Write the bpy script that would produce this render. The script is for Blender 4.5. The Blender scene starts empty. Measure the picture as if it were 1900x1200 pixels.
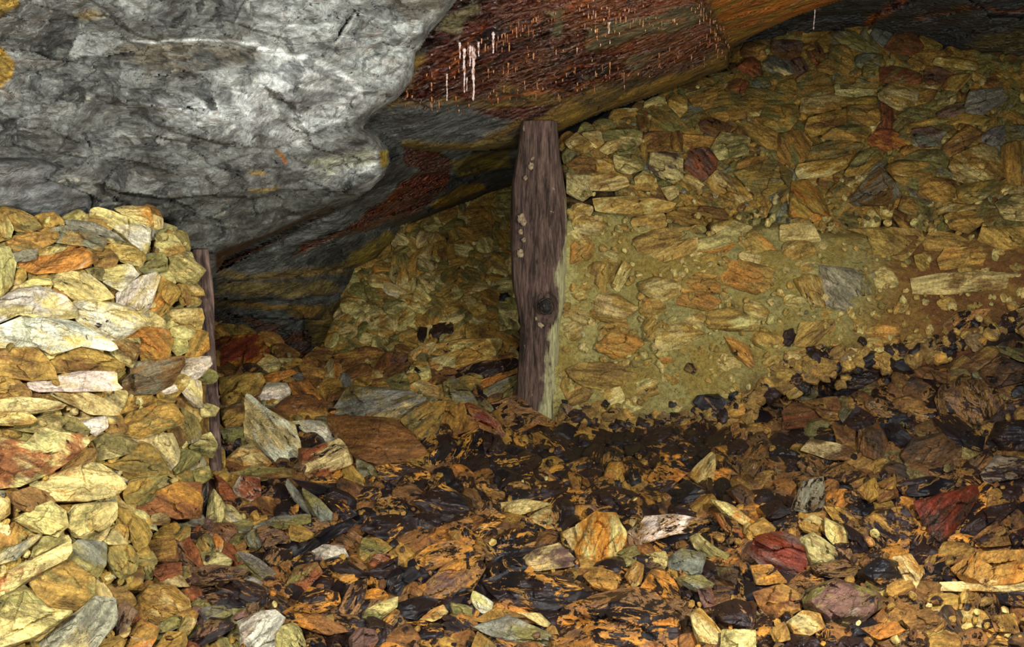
import bpy, math, random
import numpy as np
random.seed(7)
rng = np.random.default_rng(11)
# Rock outlines measured from the photograph, tile by tile: (x0, y0, scale) of the tile, then
# "colours ; outline ; short name".  first colour = body, second = stains
TILES = []
TILES.append((0, 350, 2.6667, '''
og;15,90 95,110 160,140 205,185 150,215 60,195 25,150 0,120;olive stone tucked under the grey roof slab
oy;0,125 35,145 60,200 50,240 -60,270 -60,130;
og;40,240 130,225 275,210 285,225 265,265 200,295 75,320 30,275;
sg;55,320 180,300 175,345 80,358;
yo;-60,290 45,290 75,370 55,470 10,525 -60,530;
os;255,200 330,185 450,215 530,260 490,310 410,280 330,270 275,265;
ss;300,158 370,155 470,175 560,215 620,260 520,235 400,195 320,180;thin blue-grey slate
yw;455,105 490,97 560,115 640,150 735,195 740,270 720,320 650,270 600,215 540,180 450,150;long cream slab topping the pale stack
ya;560,100 620,88 735,95 745,135 765,180 735,195 650,150;amber-topped stone under the grey roof
yo;740,125 800,150 800,190 755,195 745,150;
ss;740,200 775,198 770,245 740,250;
yo;780,215 860,235 915,300 910,318 800,330 770,280;
yg;830,320 945,318 960,360 1015,400 960,470 850,450 815,410 845,370;five-sided pale stone leaning on the thin post
ab;90,370 240,310 395,285 465,320 485,355 420,390 170,425 120,405;long orange-brown slab
yo;175,300 340,285 300,310 200,330;
bo;460,320 540,300 580,350 570,380 500,395 470,380;
oy;480,300 560,275 700,300 720,345 690,385 620,360 580,345;
gs;720,330 800,320 825,350 820,405 720,415 690,395;
yw;510,400 640,375 685,425 600,500 520,460;
gy;420,395 500,395 530,440 500,450 430,415;
yw;260,420 330,405 440,430 510,480 565,540 460,555 380,550 300,500 230,460;mottled cream and white slab
yw;30,515 150,455 240,440 260,480 180,480 60,520;
yw;580,520 690,440 770,418 790,440 740,580 700,620 580,570;
oa;790,440 870,480 890,520 830,590 800,625 730,605 760,560 780,500;
bo;880,475 930,480 940,560 900,575 880,520;
wy;-60,560 90,500 180,485 320,530 380,600 370,640 250,640 100,620 -60,690;crumbly block veined with white quartz
yw;360,560 480,555 600,580 735,640 735,665 600,740 520,745 440,700 380,650;broad cream wedge
wy;-60,700 120,630 330,650 450,700 560,760 590,790 540,810 400,780 250,820 190,780 -60,790;bleached white slab
ob;-60,800 180,790 260,880 280,940 150,945 -60,920;
ob;250,860 330,800 430,785 540,830 610,870 600,905 400,905 270,910;
yb;540,750 690,745 690,800 650,880 610,860 550,810;
ao;560,740 720,690 830,700 850,760 830,840 700,845 690,760;bright amber block with dark streaks
yo;840,600 990,595 1005,640 990,700 900,670 830,650;
yo;850,690 910,680 970,700 940,745 850,735;
yo;850,745 920,750 930,800 880,820 850,790;
ao;935,740 980,700 1025,715 1030,790 960,840 920,820 940,780;
sb;640,860 730,855 910,825 915,870 840,970 760,1010 605,1020 600,950 650,910;dark slate block with a rusty end
yw;910,850 1035,830 1045,870 965,945 900,920;
wy;760,1005 860,970 875,1000 800,1015;
wy;140,960 260,930 440,905 570,905 570,960 600,990 540,1000 330,1000 190,1005 150,985;cream ledge slab with a shadowed underside
bo;-60,930 70,935 150,1000 150,1030 -60,1030;
yb;-60,1030 200,1040 330,1060 300,1090 170,1110 -60,1100;flat plank-like slab with a white upper edge
yo;230,1010 380,1000 520,1040 600,1090 580,1120 450,1110 330,1060;
wy;900,930 990,960 1000,1080 960,1070 900,1000;
oa;1010,960 1070,1000 1070,1040 1020,1050;
yo;1000,1060 1080,1085 1060,1120 1000,1125;
'''))
TILES.append((0, 750, 2.6667, '''
oy;-60,40 130,40 185,75 150,100 -60,100;
gy;-60,105 120,95 250,60 370,70 440,130 400,190 250,150 120,135;
wy;400,90 520,60 530,110 470,150 420,110;
ao;545,110 600,85 640,50 765,0 765,20 690,70 600,110;narrow amber sliver
og;545,125 640,80 740,20 850,0 900,60 900,100 830,120 700,165 600,150;big olive hump-backed stone
gs;900,20 960,60 990,120 990,170 920,195 900,130;
bo;830,130 880,110 915,150 910,190 870,215 850,170;
ry;-60,150 130,190 200,120 300,140 430,150 440,190 370,260 250,330 100,400 -60,420;large rust-streaked boulder with a bright curved band
gy;470,180 520,150 600,150 680,190 640,240 470,280;
og;500,290 600,270 700,185 780,230 840,350 740,370 640,370 600,330;
ys;700,180 780,145 850,150 885,230 880,280 840,320 780,230;
gy;850,320 880,270 900,220 990,250 970,290 870,345;
og;610,440 650,380 830,350 740,430 680,480 630,490;
ya;140,400 260,350 440,290 500,300 600,370 625,410 560,455 400,475 270,480 200,430;long bright yellow slab with a black gap below
bo;370,230 450,190 475,240 460,290 300,330;
bo;40,440 150,415 240,440 270,480 160,535 80,510;
yo;70,570 140,530 250,480 320,530 330,600 280,650 160,620;
yg;330,540 370,500 570,485 575,560 540,600 430,665 370,650 325,600;smooth pale green block
og;570,510 640,530 720,590 750,640 720,700 680,720 630,640 580,590;
yo;480,650 590,595 630,610 625,690 540,690;
yo;-60,470 40,470 45,540 -60,600;
ys;-60,780 40,720 190,640 210,650 80,760 -60,810;
yr;-60,870 160,770 350,670 350,730 320,770 180,840 60,930 -60,970;long pinkish-edged slab slanting up
gy;190,660 330,650 350,680 250,720 150,770;
gs;330,720 400,670 520,690 520,790 480,860 370,800;
og;530,710 640,700 680,760 670,820 600,860 530,800;
og;140,880 330,760 460,860 460,930 380,1020 240,1010;broad olive slab with a flat diamond face
gy;-60,990 120,900 240,1010 370,1020 200,1140 -60,1240;
sy;160,1180 360,1050 470,950 570,960 575,1060 560,1100 440,1240 200,1240;grey speckled quartz block
ra;640,500 700,470 870,390 990,390 1000,480 990,560 870,560 820,540 750,585;crumbly multicoloured ore lump
yb;745,590 760,550 820,540 835,570 830,590;
ob;730,670 790,620 860,580 885,610 850,660;
ob;725,680 860,660 880,770 760,780 735,740;
go;845,660 900,605 940,610 930,670 900,690 860,690;
rb;900,690 940,660 1000,780 990,810 920,740;
pb;870,700 900,690 960,780 960,805 900,800 870,740;
ay;1040,690 1070,645 1100,680 1090,730;
gy;1000,730 1090,740 1145,770 1130,800 1010,790;
gy;670,810 700,740 760,790 750,860 690,860;
rb;770,800 890,785 895,840 800,865 770,840;little square rust-red block
oy;790,880 890,850 930,900 850,895;
oy;670,970 740,895 850,900 930,960 940,1010 850,1040 780,1085 700,1040;broad ochre slab with a hexagonal face
pb;580,990 630,985 680,1030 620,1110 580,1140;
gs;790,1090 860,1050 900,1050 880,1100 790,1130;
oa;590,1160 700,1065 785,1110 760,1170 720,1240 600,1240;
ob;750,1240 830,1130 910,1130 920,1170 900,1240;
gy;880,1120 920,1050 970,1070 920,1150;
gs;1000,1010 1100,1000 1145,1040 1020,1080;
pk;930,1170 1040,1060 1150,1070 1150,1110 1040,1170 950,1230;
pk;960,960 1080,930 1230,960 1240,1000 1110,1000;
pk;900,810 1100,800 1240,820 1200,860 1000,900 920,880;
ss;1005,440 1030,370 1030,480 1010,560 995,520;
gy;1040,460 1060,420 1120,520 1090,580 1020,590;
rb;1060,350 1100,370 1175,470 1160,500 1080,430;tilted rust-red shard
ys;1120,500 1150,510 1205,570 1110,580;
rw;1160,420 1190,360 1280,370 1285,450 1240,470 1170,440;red stone crossed by white bands
gy;960,330 1030,310 1040,360 980,400;
sg;860,570 1000,550 1010,590 920,610 870,600;
yg;940,210 1000,160 1040,145 1070,200 1050,260 980,240;
'''))
TILES.append((380, 550, 2.794, '''
ca;60,235 150,210 270,198 330,290 240,360 140,412 60,395 55,300;wet red and purple boulder beside the thin post
ob;80,425 290,395 305,440 280,500 220,525 90,575;square-cut brown block
ww;295,485 330,452 420,455 440,490 430,535 370,545 305,545 280,520;smooth off-white stone
oa;295,415 450,378 470,400 340,445 300,440;
ss;460,395 500,405 505,430 465,425;
yw;215,505 250,520 330,590 460,670 490,750 485,860 450,885 370,860 300,800 215,740 205,650;tall pointed cream slab standing on end
wy;435,650 530,645 620,655 685,740 640,765 560,720;white triangular flake
yr;495,790 560,790 690,740 745,800 765,860 740,880 650,905 660,970 540,960 500,930;cream block with a rusty lower half
bb;640,615 760,620 980,640 1090,730 1150,800 1060,850 900,870 790,840 700,760 650,690;broad brown slab with a blackened lower edge
ob;490,340 580,270 660,290 630,340 620,380 540,350;
ob;490,360 560,350 620,390 610,440 520,430;
bo;660,300 760,290 830,260 900,270 940,300 820,330 740,350 670,330;
ya;615,390 650,330 700,360 715,440 710,460 640,440;
ob;590,470 630,425 700,440 710,500 640,520 600,510;
ab;440,450 530,440 610,540 600,550 480,530 450,490;
bk;360,570 440,520 550,510 600,550 560,600 450,625;
gb;330,560 430,620 430,650 370,610;
rb;885,370 930,300 970,290 950,400 900,390;
pb;970,290 1040,300 1050,360 950,410;
bo;720,370 830,350 880,400 800,440 730,420;
ya;1060,290 1190,235 1190,280 1110,330 1065,320;
oy;1190,250 1330,225 1530,220 1530,270 1480,320 1340,350 1290,310 1180,300;big block with pale orange and green-grey faces
yo;1165,320 1290,315 1290,370 1170,380;
ob;1310,365 1590,285 1618,320 1540,330 1350,390;
pk;1290,390 1400,350 1600,320 1618,340 1600,370 1340,450;
ao;1345,460 1610,390 1630,400 1500,440 1430,480;
gs;1450,480 1630,400 1615,480 1590,500 1460,555;
sg;640,610 680,570 750,465 930,480 1070,490 1110,510 930,575 860,635 740,620;wide blue-grey slab
gy;930,440 1030,395 1050,440 1060,485 960,475;
oy;1050,400 1090,345 1150,345 1170,420 1120,440 1060,440;
ya;1045,470 1120,440 1210,470 1210,520 1130,510;
ys;870,610 1060,520 1120,510 1150,530 1100,570 1010,620 880,630;
og;1020,640 1140,550 1240,548 1240,590 1200,700 1120,745 1080,700;
gs;1240,450 1290,425 1370,490 1450,600 1350,560 1260,560;
ob;1240,580 1340,560 1370,690 1260,720 1210,680;
cp;1350,560 1380,555 1500,620 1580,730 1540,735 1440,680 1370,650;wet purple-red slab at the thick post's foot
pb;1465,565 1620,515 1700,590 1850,670 1850,690 1720,660 1600,720 1560,690;purple-brown slab wedged against the thick post
ob;90,590 200,565 205,650 100,700;
sg;80,690 190,680 200,740 120,760;
ya;100,850 180,790 240,765 345,860 310,890 110,880;
bg;80,930 250,890 450,890 480,930 300,950;
yo;55,810 100,800 100,880 60,920;
kk;1440,720 1520,725 1560,780 1530,810 1450,810;small shiny black stone
fk;1260,840 1380,720 1440,690 1430,760 1330,850 1270,910;
kf;1160,830 1250,750 1270,800 1210,870 1180,900;
fk;890,880 1030,860 1150,900 1170,940 1000,978 910,940;
gs;790,840 860,880 940,950 800,920;
'''))
TILES.append((400, 800, 3.0, '''
ss;395,290 410,270 500,400 540,480 480,430 400,320;
kf;430,265 560,290 730,340 800,400 790,450 700,390 560,350 500,320;
sg;480,310 560,370 665,470 660,500 580,500 510,410;grey face of the split black boulder
fk;570,350 700,395 790,460 700,500 670,470;
sg;210,530 330,480 520,460 525,510 430,530 290,545 220,545;
ky;880,430 920,380 1030,370 1060,430 1000,460 900,470;
fk;805,545 850,480 1000,470 1120,480 1110,540 940,600 900,580;
fk;1110,390 1260,300 1400,370 1440,460 1290,500 1200,470;orange and black mottled boulder
kk;380,750 420,700 580,560 740,490 800,520 640,600 480,700 420,780;long black wet slab slanting up
pk;235,540 300,530 400,590 410,620 330,620 280,660 240,590;
gs;160,590 230,545 265,620 230,655 180,630;
go;415,525 470,530 560,580 480,610 420,600;
sg;120,670 200,690 330,780 330,825 260,810 160,730;pale grey-green slab among black stones
wp;525,680 600,640 700,640 735,700 640,720 570,740;pale pinkish curved stone
gr;380,860 450,760 560,730 590,790 480,890 440,890;
kf;610,720 680,700 840,790 850,820 760,800 650,770;
og;790,690 820,600 900,600 980,650 900,700 830,730;
rw;860,745 890,690 970,685 960,740 920,760;
fp;1110,700 1200,640 1340,610 1430,650 1420,690 1300,740 1150,780;orange boulder with a purple pit
kk;955,830 1010,770 1100,760 1140,810 1050,850 1030,910 970,890;
fk;820,790 930,740 1010,700 1000,780 930,810;
pf;1130,880 1290,740 1460,690 1500,760 1420,890 1300,930 1150,920;broad dark slab flecked with orange
wr;130,1060 250,1005 330,1000 385,1040 330,1130 320,1240 150,1240;cream and rust boulder
yg;320,1110 430,1070 470,1110 510,1240 340,1240;
pk;90,1030 280,930 340,900 230,1000 110,1050;
fb;430,990 520,870 680,900 690,960 560,1010;
bf;400,1060 560,1020 760,1110 620,1130 450,1080;
pk;680,1000 760,850 850,820 830,900 770,1040 700,1010;
yg;800,1050 850,990 1010,920 1000,980 900,1050;
kf;1010,960 1160,920 1240,940 1120,1040 1020,1030;
ya;1140,1040 1260,970 1290,1010 1210,1050;
gy;1310,960 1420,980 1420,1040 1330,1020;
pr;750,1150 800,1100 880,1110 900,1160 850,1230 760,1230;
yg;0,960 80,1010 40,1050 0,1040;
kp;0,840 150,830 300,870 280,920 120,1000 20,960;
gb;0,700 80,700 90,740 0,745;
sg;160,800 260,840 240,860 170,850;
'''))
TILES.append((850, 750, 2.6673, '''
yo;195,490 340,475 470,490 350,530 240,555 210,530;yellow flake with ragged ends
fk;300,470 400,400 540,370 560,420 430,470;
ya;350,560 450,510 490,600 440,610;
pk;440,550 480,505 525,520 500,600 460,590;
fk;65,650 180,530 230,560 150,640 80,690;
ay;590,600 680,535 780,545 830,640 815,760 740,800 600,780 570,690;large rounded orange-yellow boulder
yo;510,640 580,610 585,720 530,710;
wk;865,650 930,555 1070,550 1250,570 1295,610 1230,630 1060,640 900,700;long silvery wet slab
pw;830,640 880,610 900,680 860,700;
oa;625,850 680,810 760,830 800,870 770,930 680,910;
oy;830,850 880,780 915,800 900,880 870,900;
yg;780,740 870,700 900,750 860,800 800,790;
pf;180,680 260,620 400,620 370,720 260,770 190,740;
yp;240,820 370,730 490,690 570,760 570,800 400,820;
sg;460,650 500,640 550,720 560,770 500,740;
fk;120,870 260,830 500,850 600,880 670,920 620,970 450,1030 240,990 160,930;broad orange slab under a crust of black
yw;65,970 80,925 165,980 160,1020 120,1030;small cream leaf-shaped stone
sg;75,1100 250,1050 470,1140 475,1190 300,1190 150,1140;flat grey-green slate slab
bo;75,1070 190,1010 300,1040 440,1110 300,1070 150,1080;
yg;290,1030 400,1040 450,1080 430,1100;
go;60,1240 100,1130 230,1240;
pf;490,1080 530,1010 700,940 860,905 960,930 1080,1040 1100,1140 1090,1260 490,1260;largest dark purple boulder
bf;905,910 960,820 1040,840 1090,920 1110,1010 1000,960;
oy;1150,1040 1200,1010 1310,1140 1300,1190 1190,1180;
sg;1030,770 1110,720 1225,745 1200,830 1160,850 1060,830;blue-grey faceted stone
yo;920,750 1020,730 1040,790 1000,820 930,790;
gy;1145,660 1190,640 1250,700 1340,740 1320,775 1260,760 1170,710;
sg;1080,860 1200,850 1275,900 1180,920 1110,890;
gk;1280,800 1380,820 1370,890 1300,850;
kf;1040,440 1130,380 1220,420 1200,500 1060,500;
ya;1240,470 1330,490 1450,570 1420,600 1330,550;
rk;1260,540 1340,550 1430,640 1420,670 1310,610;
ra;940,370 1000,290 1080,280 1150,330 1060,390 980,400;
oy;1140,350 1250,240 1270,260 1260,370 1210,400;
ao;725,360 750,295 810,290 820,340 780,385;small rounded orange stone in the dark hollow
ky;840,340 890,320 900,380 860,400;
kk;660,440 760,410 900,440 850,490 720,500;
pk;1240,1010 1370,970 1467,990 1467,1110 1310,1090;
gy;1310,1120 1467,1120 1467,1240 1300,1240;
bk;1330,430 1400,400 1467,450 1467,500 1400,490;
pr;1190,920 1250,910 1270,990 1220,1000;
'''))
TILES.append((1350, 600, 2.0, '''
bo;795,100 880,52 1000,90 1010,110 930,175 830,185;brown five-sided boulder at the head of the dark heap
gb;1000,82 1140,110 1140,155 1020,110;
bk;930,180 1020,130 1140,170 1140,200 980,240;
sg;910,185 930,180 985,235 930,240;
pk;770,280 800,230 880,195 960,220 1020,290 950,380 860,350 790,330;large purple-black boulder
kp;245,175 320,165 335,230 270,235;
ao;160,190 240,220 245,240 205,255;
ob;110,240 180,220 200,265 150,270;
kp;350,215 400,170 540,155 570,200 480,240 370,240;long black stone along the clay's edge
kb;575,150 600,130 615,180 600,230 580,190;
bo;615,180 650,175 680,210 640,240 615,220;
by;670,150 760,170 770,210 690,190;
bo;750,170 830,190 820,220 780,210;
br;205,330 250,295 330,325 350,350 330,375 220,390;dark red-brown oval stone with pale stripes
sg;225,265 290,235 330,250 330,270 280,285;
bo;270,290 400,275 430,340 370,360 330,320;
gs;415,340 430,310 460,325 430,365;
kf;435,370 480,310 540,350 520,400 450,395;
ps;515,290 560,280 640,320 630,350 560,340 520,310;
bk;490,400 560,375 590,430 570,510 490,480;dark striped block
by;275,470 310,430 440,455 475,475 465,510 380,500;pale tan slab lying flat in the dark heap
bo;390,370 470,400 470,460 410,440;
bk;640,490 690,430 800,410 860,450 860,500 760,530 670,520;broad brown-black slab with wavy markings
kf;570,370 640,380 690,430 640,460 590,420;
kk;770,350 850,340 950,420 940,470 830,440;
sk;235,690 280,590 355,570 360,690 290,695;upright dark slate with fine stripes
bk;260,520 300,490 350,510 350,560 290,560;
kk;620,590 760,570 860,590 800,630 660,640;
ck;690,660 780,640 915,600 930,640 870,730 800,815 740,760;dark red triangular slab with an orange rim
kk;860,770 950,690 1070,660 1080,680 980,750 900,800;long glossy black wedge
bo;910,800 1010,730 1050,820 960,825;
sk;940,560 1000,490 1140,510 1140,560 960,590;
kk;960,450 1000,370 1140,360 1140,470 1000,460;
bo;480,620 545,575 560,640 530,660;
bo;550,600 620,570 630,640 560,660;
ko;490,740 560,690 660,680 690,740 650,840 560,770;
ya;615,870 680,860 720,930 690,990 660,960;
cp;80,850 110,790 200,775 270,800 300,880 290,940 220,930 130,900;glossy crimson boulder
ya;270,800 320,780 405,840 400,875 310,890;
oy;75,760 130,725 175,760 160,790 90,790;
yo;360,720 430,760 455,830 430,855 370,790;
oy;265,750 320,710 360,740 350,780 290,770;
kk;430,740 500,790 520,840 470,850;
pk;310,900 430,880 480,900 470,940 330,935;
oa;85,900 160,900 220,960 110,965;
kf;480,930 560,870 640,890 660,960 570,980;
pg;270,1000 400,950 560,1000 575,1050 490,1110 400,1130 290,1060;broad slab fading from purple to grey-green
ob;100,1000 200,970 275,1010 270,1060 170,1110 120,1050;
oy;220,1110 280,1070 340,1080 360,1130 290,1160 230,1140;oval ochre stone with a sunken top
ps;0,1040 60,1030 140,1050 150,1130 80,1190 0,1180;
of;830,910 920,850 1140,840 1140,960 950,970 870,950;
yo;780,960 940,955 1140,955 1140,1000 940,990 790,1000;long yellow layered slab
bo;650,1090 740,1060 800,1100 760,1140 680,1140;
kb;1000,1000 1140,1000 1140,1050 1010,1040;
bo;980,1090 1060,1080 1080,1150 1000,1140;
ab;500,1130 620,1110 660,1140 560,1170;
bo;160,1140 210,1110 230,1170 180,1180;
kk;120,680 180,660 240,700 160,725;
ok;360,680 440,690 490,750 400,730;
ob;0,610 60,620 100,680 50,670;
ak;0,680 60,690 90,740 40,740;
bk;350,540 430,520 520,560 440,590 360,570;
'''))
TILES.append((1180, 30, 2.639, '''
og;75,500 80,430 150,440 265,560 180,560 100,550;leaning olive wedge below the roof
yo;40,470 50,420 100,400 140,405 130,440 80,430;
oy;155,420 190,385 245,400 250,450 215,490 160,450;
og;250,380 400,345 385,430 280,440;
og;365,400 390,375 510,375 560,400 450,435 370,430;
og;345,460 470,440 540,470 530,500 440,510 360,490;
og;530,380 560,350 745,385 740,410 620,400;
og;450,435 560,390 640,430 590,465 500,450;
br;440,350 490,310 540,320 550,360 500,375 450,370;small brown rounded rock
bo;515,180 540,130 630,140 640,200 600,220 540,210;
rb;500,250 560,200 605,230 610,290 560,290;
bp;670,170 680,120 810,125 820,200 760,210 690,195;squarish brown-pink block
sy;620,240 660,200 750,215 775,280 720,285 640,265;wet glistening grey rock
pb;755,220 810,205 840,260 790,300;
br;820,140 890,135 925,210 880,240 840,180;
og;955,150 1030,145 1065,210 1050,240 990,220 955,190;
gs;965,100 990,75 1080,85 1140,140 1260,190 1270,220 1200,200 1080,160 1030,145;long slate block with a purple end
ss;1150,90 1190,35 1265,90 1210,150;upturned grey slate tile
rb;1225,160 1280,75 1360,90 1410,150 1350,185 1270,180;rust-orange boulder crowning the rubble
og;890,250 940,215 990,240 970,280 900,270;
go;1115,290 1120,235 1185,240 1180,300;
og;795,390 790,310 850,270 940,290 970,370 850,390;striped olive block
og;980,290 1190,330 1170,355 990,345;
yo;980,360 1180,360 1170,390 985,390;flat olive plank-shaped stone
oy;805,470 820,400 960,385 1000,400 985,450 870,475;
og;1000,400 1175,390 1175,430 1010,440;
yo;1190,380 1250,330 1290,322 1385,370 1370,420 1290,455 1200,410;pale ochre block with a jagged top
og;610,500 640,440 790,440 790,500 730,570 630,530;
ob;850,500 1035,455 1040,510 950,560 860,590 830,550;
og;1040,440 1190,440 1200,490 1170,530 1040,520;
rb;1195,420 1255,460 1250,550 1160,565 1210,510;
og;905,600 960,550 1080,535 1145,545 1140,590 1050,610;
ra;1140,600 1200,555 1260,560 1330,625 1190,660 1150,630;small orange-red rock
go;830,680 860,640 1000,610 1120,620 1080,670 850,705;
og;690,640 700,580 800,565 860,620 830,700 770,740 700,680;
oy;785,760 800,725 1030,695 1030,740 950,775 800,795;long flat-topped olive stone
go;1020,770 1100,670 1180,640 1200,700 1120,760 1040,785;
og;1220,740 1290,710 1465,715 1455,780 1390,850 1290,810;
ps;1350,560 1440,545 1515,570 1510,620 1400,640;rounded pinkish-grey stone
og;1290,540 1450,500 1600,480 1730,490 1690,550 1600,520 1400,540;
ob;1500,640 1620,540 1685,560 1690,620 1560,690 1520,680;
gs;1320,690 1400,660 1500,660 1530,700 1520,750 1350,710;
oy;1535,740 1560,690 1690,630 1760,650 1810,780 1700,800 1560,770;large pale ochre block
og;1790,640 1850,620 1960,620 1960,810 1830,820 1800,730;
ss;1680,600 1750,550 1800,540 1810,600 1740,640;
gs;1815,540 1960,540 1960,610 1820,615;
pb;1415,310 1430,245 1550,280 1530,310 1440,335;
ob;1500,350 1530,305 1630,280 1640,300 1560,370;
oy;1460,235 1480,200 1675,225 1660,265 1500,245;long flat ochre slab under the roof
ob;1320,230 1370,185 1450,170 1530,160 1545,190 1440,230;
ss;1615,440 1640,370 1790,355 1825,410 1700,480 1620,470;dark blue slate block
pg;1470,470 1610,420 1620,440 1600,480 1480,500;
gy;1480,400 1500,370 1570,370 1560,420 1470,450;
gs;1080,210 1100,190 1200,190 1210,240 1110,250 1085,240;
gb;640,125 780,50 810,70 800,115 700,110;
og;630,290 650,265 760,300 740,340 640,330;
og;690,330 770,310 790,370 750,400 690,370;
gs;560,330 600,300 650,310 660,340 580,345;
rg;1200,260 1260,250 1390,280 1390,330 1280,330 1200,320;
ob;1390,360 1470,365 1450,410 1380,430;
gb;1280,490 1350,450 1440,460 1400,500;
bs;1040,900 1190,740 1250,800 1300,880 1230,920 1080,925;dark pyramid-shaped boulder
go;955,850 1000,815 1020,850 980,880;
'''))
TILES.append((1450, 330, 3.429, '''
oa;55,230 70,30 170,20 260,130 305,240 200,270 60,240;ochre pyramid-like block
gb;310,90 360,40 400,90 330,130;
go;750,200 780,120 920,150 920,200 850,240;
ob;865,110 940,10 980,10 1100,20 1110,60 1080,140 1000,150;
og;1120,60 1180,40 1440,20 1400,80 1200,160 1130,130;
oy;970,210 1080,170 1280,170 1270,195 1080,215 980,250;thin stick-like ochre stone
og;1040,240 1130,210 1300,230 1280,290 1180,345 1080,320;
gy;1360,160 1450,115 1640,125 1640,270 1420,260;
oo;1250,400 1290,310 1640,320 1600,430 1420,450;smooth ochre block at the wall's end
ob;390,330 560,320 880,330 900,390 850,440 780,520 690,490 590,480 560,360;ragged brown slab set in clay
ob;900,400 960,340 1100,360 1200,410 1100,440 920,460;
oa;1000,520 1050,450 1250,450 1480,550 1370,560 1200,550 1020,590;orange-brown slab curving down
yb;820,640 1000,610 1320,600 1640,590 1640,690 1450,710 1050,740 840,740;long pale timber-like slab
sw;250,560 330,570 440,580 520,620 510,720 470,800 400,850 290,800 250,680;rounded grey-white boulder
oy;80,650 180,620 250,640 260,760 280,830 180,800;
ob;85,1060 130,930 330,900 330,960 190,1080;
oa;850,500 900,490 950,570 880,590;
rk;1030,930 1130,860 1350,830 1350,880 1200,950 1050,990;wet red-black stone in the clay
yo;0,300 190,295 250,400 0,400;
oa;520,990 620,930 740,940 750,1010 650,1060;
sg;510,640 590,610 590,730 520,740;
'''))
TILES.append((1030, 200, 3.749, '''
bo;580,60 640,70 650,130 600,160;
oy;75,240 150,180 300,290 200,305 110,280;
gy;310,165 540,150 600,170 590,240 540,310 440,310 420,230 330,240;wide grey-olive stone under the roof edge
yo;190,180 310,170 330,240 280,270;
yo;310,290 380,240 430,230 435,280 370,315;
bo;620,175 810,170 800,290 640,295 620,220;
bo;820,170 880,170 880,300 820,290;
ob;880,185 1105,210 1090,280 890,265;brick-shaped brown stone
pb;1000,110 1080,80 1240,110 1200,170 1140,200 1030,160;
yg;1090,290 1160,170 1350,210 1335,320 1150,355;pale fan-shaped stone
bo;80,400 170,340 290,360 300,440 150,450;
yo;290,360 430,370 425,430 300,445;
gy;410,330 600,380 600,430 500,455 430,430;
yp;660,420 670,310 880,330 880,480 820,515 740,480;cream block with a purple blotch
rp;905,400 950,290 1060,285 1120,340 1110,430 1030,500 960,450;reddish-brown faceted block
og;1250,90 1380,110 1550,180 1560,290 1480,280 1380,220;
og;1430,60 1500,0 1650,0 1690,50 1600,170 1540,165;
oy;1035,520 1130,440 1250,500 1390,630 1270,655 1120,590;long yellow block tilting down
og;1245,450 1400,400 1500,360 1660,460 1640,540 1420,620 1340,540;big smooth-backed olive boulder
ob;1250,400 1350,350 1480,340 1440,400 1310,440;
yo;245,480 350,470 490,480 510,540 400,570 250,570;
oy;560,490 620,450 690,490 710,570 570,565;
yy;85,460 245,480 250,600 190,640 90,590;pale yellow lump beside the thick post
yo;880,490 930,460 1035,540 1010,575 920,540;
oy;265,630 400,620 680,630 840,660 800,720 640,750 480,740 290,720;long smooth plank-shaped slab
bo;850,690 1000,690 1160,700 1210,760 1150,780 1000,730 860,725;
yy;745,560 850,550 850,600 795,640;
yo;130,800 190,735 350,800 330,860 230,880 150,860;
oa;115,960 190,890 260,960 250,1040 110,1080;
ob;540,910 700,850 950,830 900,890 740,990 590,1010;ribbed rusty slab
oy;540,1060 600,1010 850,930 980,900 985,1000 830,1050 570,1110;
ya;990,910 1130,890 1290,870 1270,960 1190,1005 1000,995;
yo;1110,810 1230,790 1370,830 1290,880 1130,875;
oa;1280,940 1370,870 1480,930 1530,990 1500,1010 1340,990;
yo;1440,850 1540,810 1700,850 1700,940 1600,930;
og;1000,1050 1090,985 1170,1030 1120,1090 1030,1080;
og;1560,200 1700,170 1762,260 1740,330 1650,410 1560,330;
'''))
TILES.append((1030, 480, 3.749, '''
ob;240,60 290,25 440,40 380,230 240,245;upright brown stone near the thick post
yo;400,180 480,20 530,60 440,230;
yo;590,170 700,130 880,170 850,240 740,290 620,240;
oa;900,130 980,95 1120,120 1150,240 1020,240 890,225;
oa;820,310 900,240 1030,240 1150,290 1070,360 960,350;
oa;1160,20 1300,20 1520,70 1480,200 1400,240 1180,180 1150,100;amber layered block with dark spots
oy;130,330 240,250 430,250 570,340 480,410 370,435 200,380;
oa;590,330 650,280 750,330 740,380 680,410 610,390;
yo;620,470 660,400 740,440 650,560;
yo;720,480 900,450 1050,520 920,600 750,640 700,600;
oy;1060,370 1200,340 1420,430 1400,500 1200,490 1080,480;
oa;290,600 400,500 560,540 620,590 540,650 430,690 310,640;
ob;80,770 200,720 500,730 620,800 560,860 350,900 200,880 110,820;long brown slab low in the clay wall
ob;60,910 180,880 260,920 220,980 110,1020;
bo;220,1110 270,1010 380,960 380,1020 300,1160 240,1150;slanting brown shard
ap;1180,540 1250,560 1340,620 1390,740 1350,750 1250,660;
kp;1580,590 1600,510 1650,490 1665,540 1630,600;small glossy black pebble
kp;965,1000 1000,955 1130,950 1230,1030 1240,1130 1170,1170 1080,1110;dark stone with an orange cap
yo;1620,650 1740,630 1762,700 1700,745 1620,700;
oa;730,700 800,690 800,740 750,740;
bk;900,770 930,730 990,760 960,800;
kp;620,1080 650,1075 690,1120 660,1130;
ks;770,1080 830,1080 830,1130 780,1130;
kp;640,1160 690,1130 730,1150 700,1190;
kk;840,1140 880,1130 910,1180 860,1200;
'''))
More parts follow.
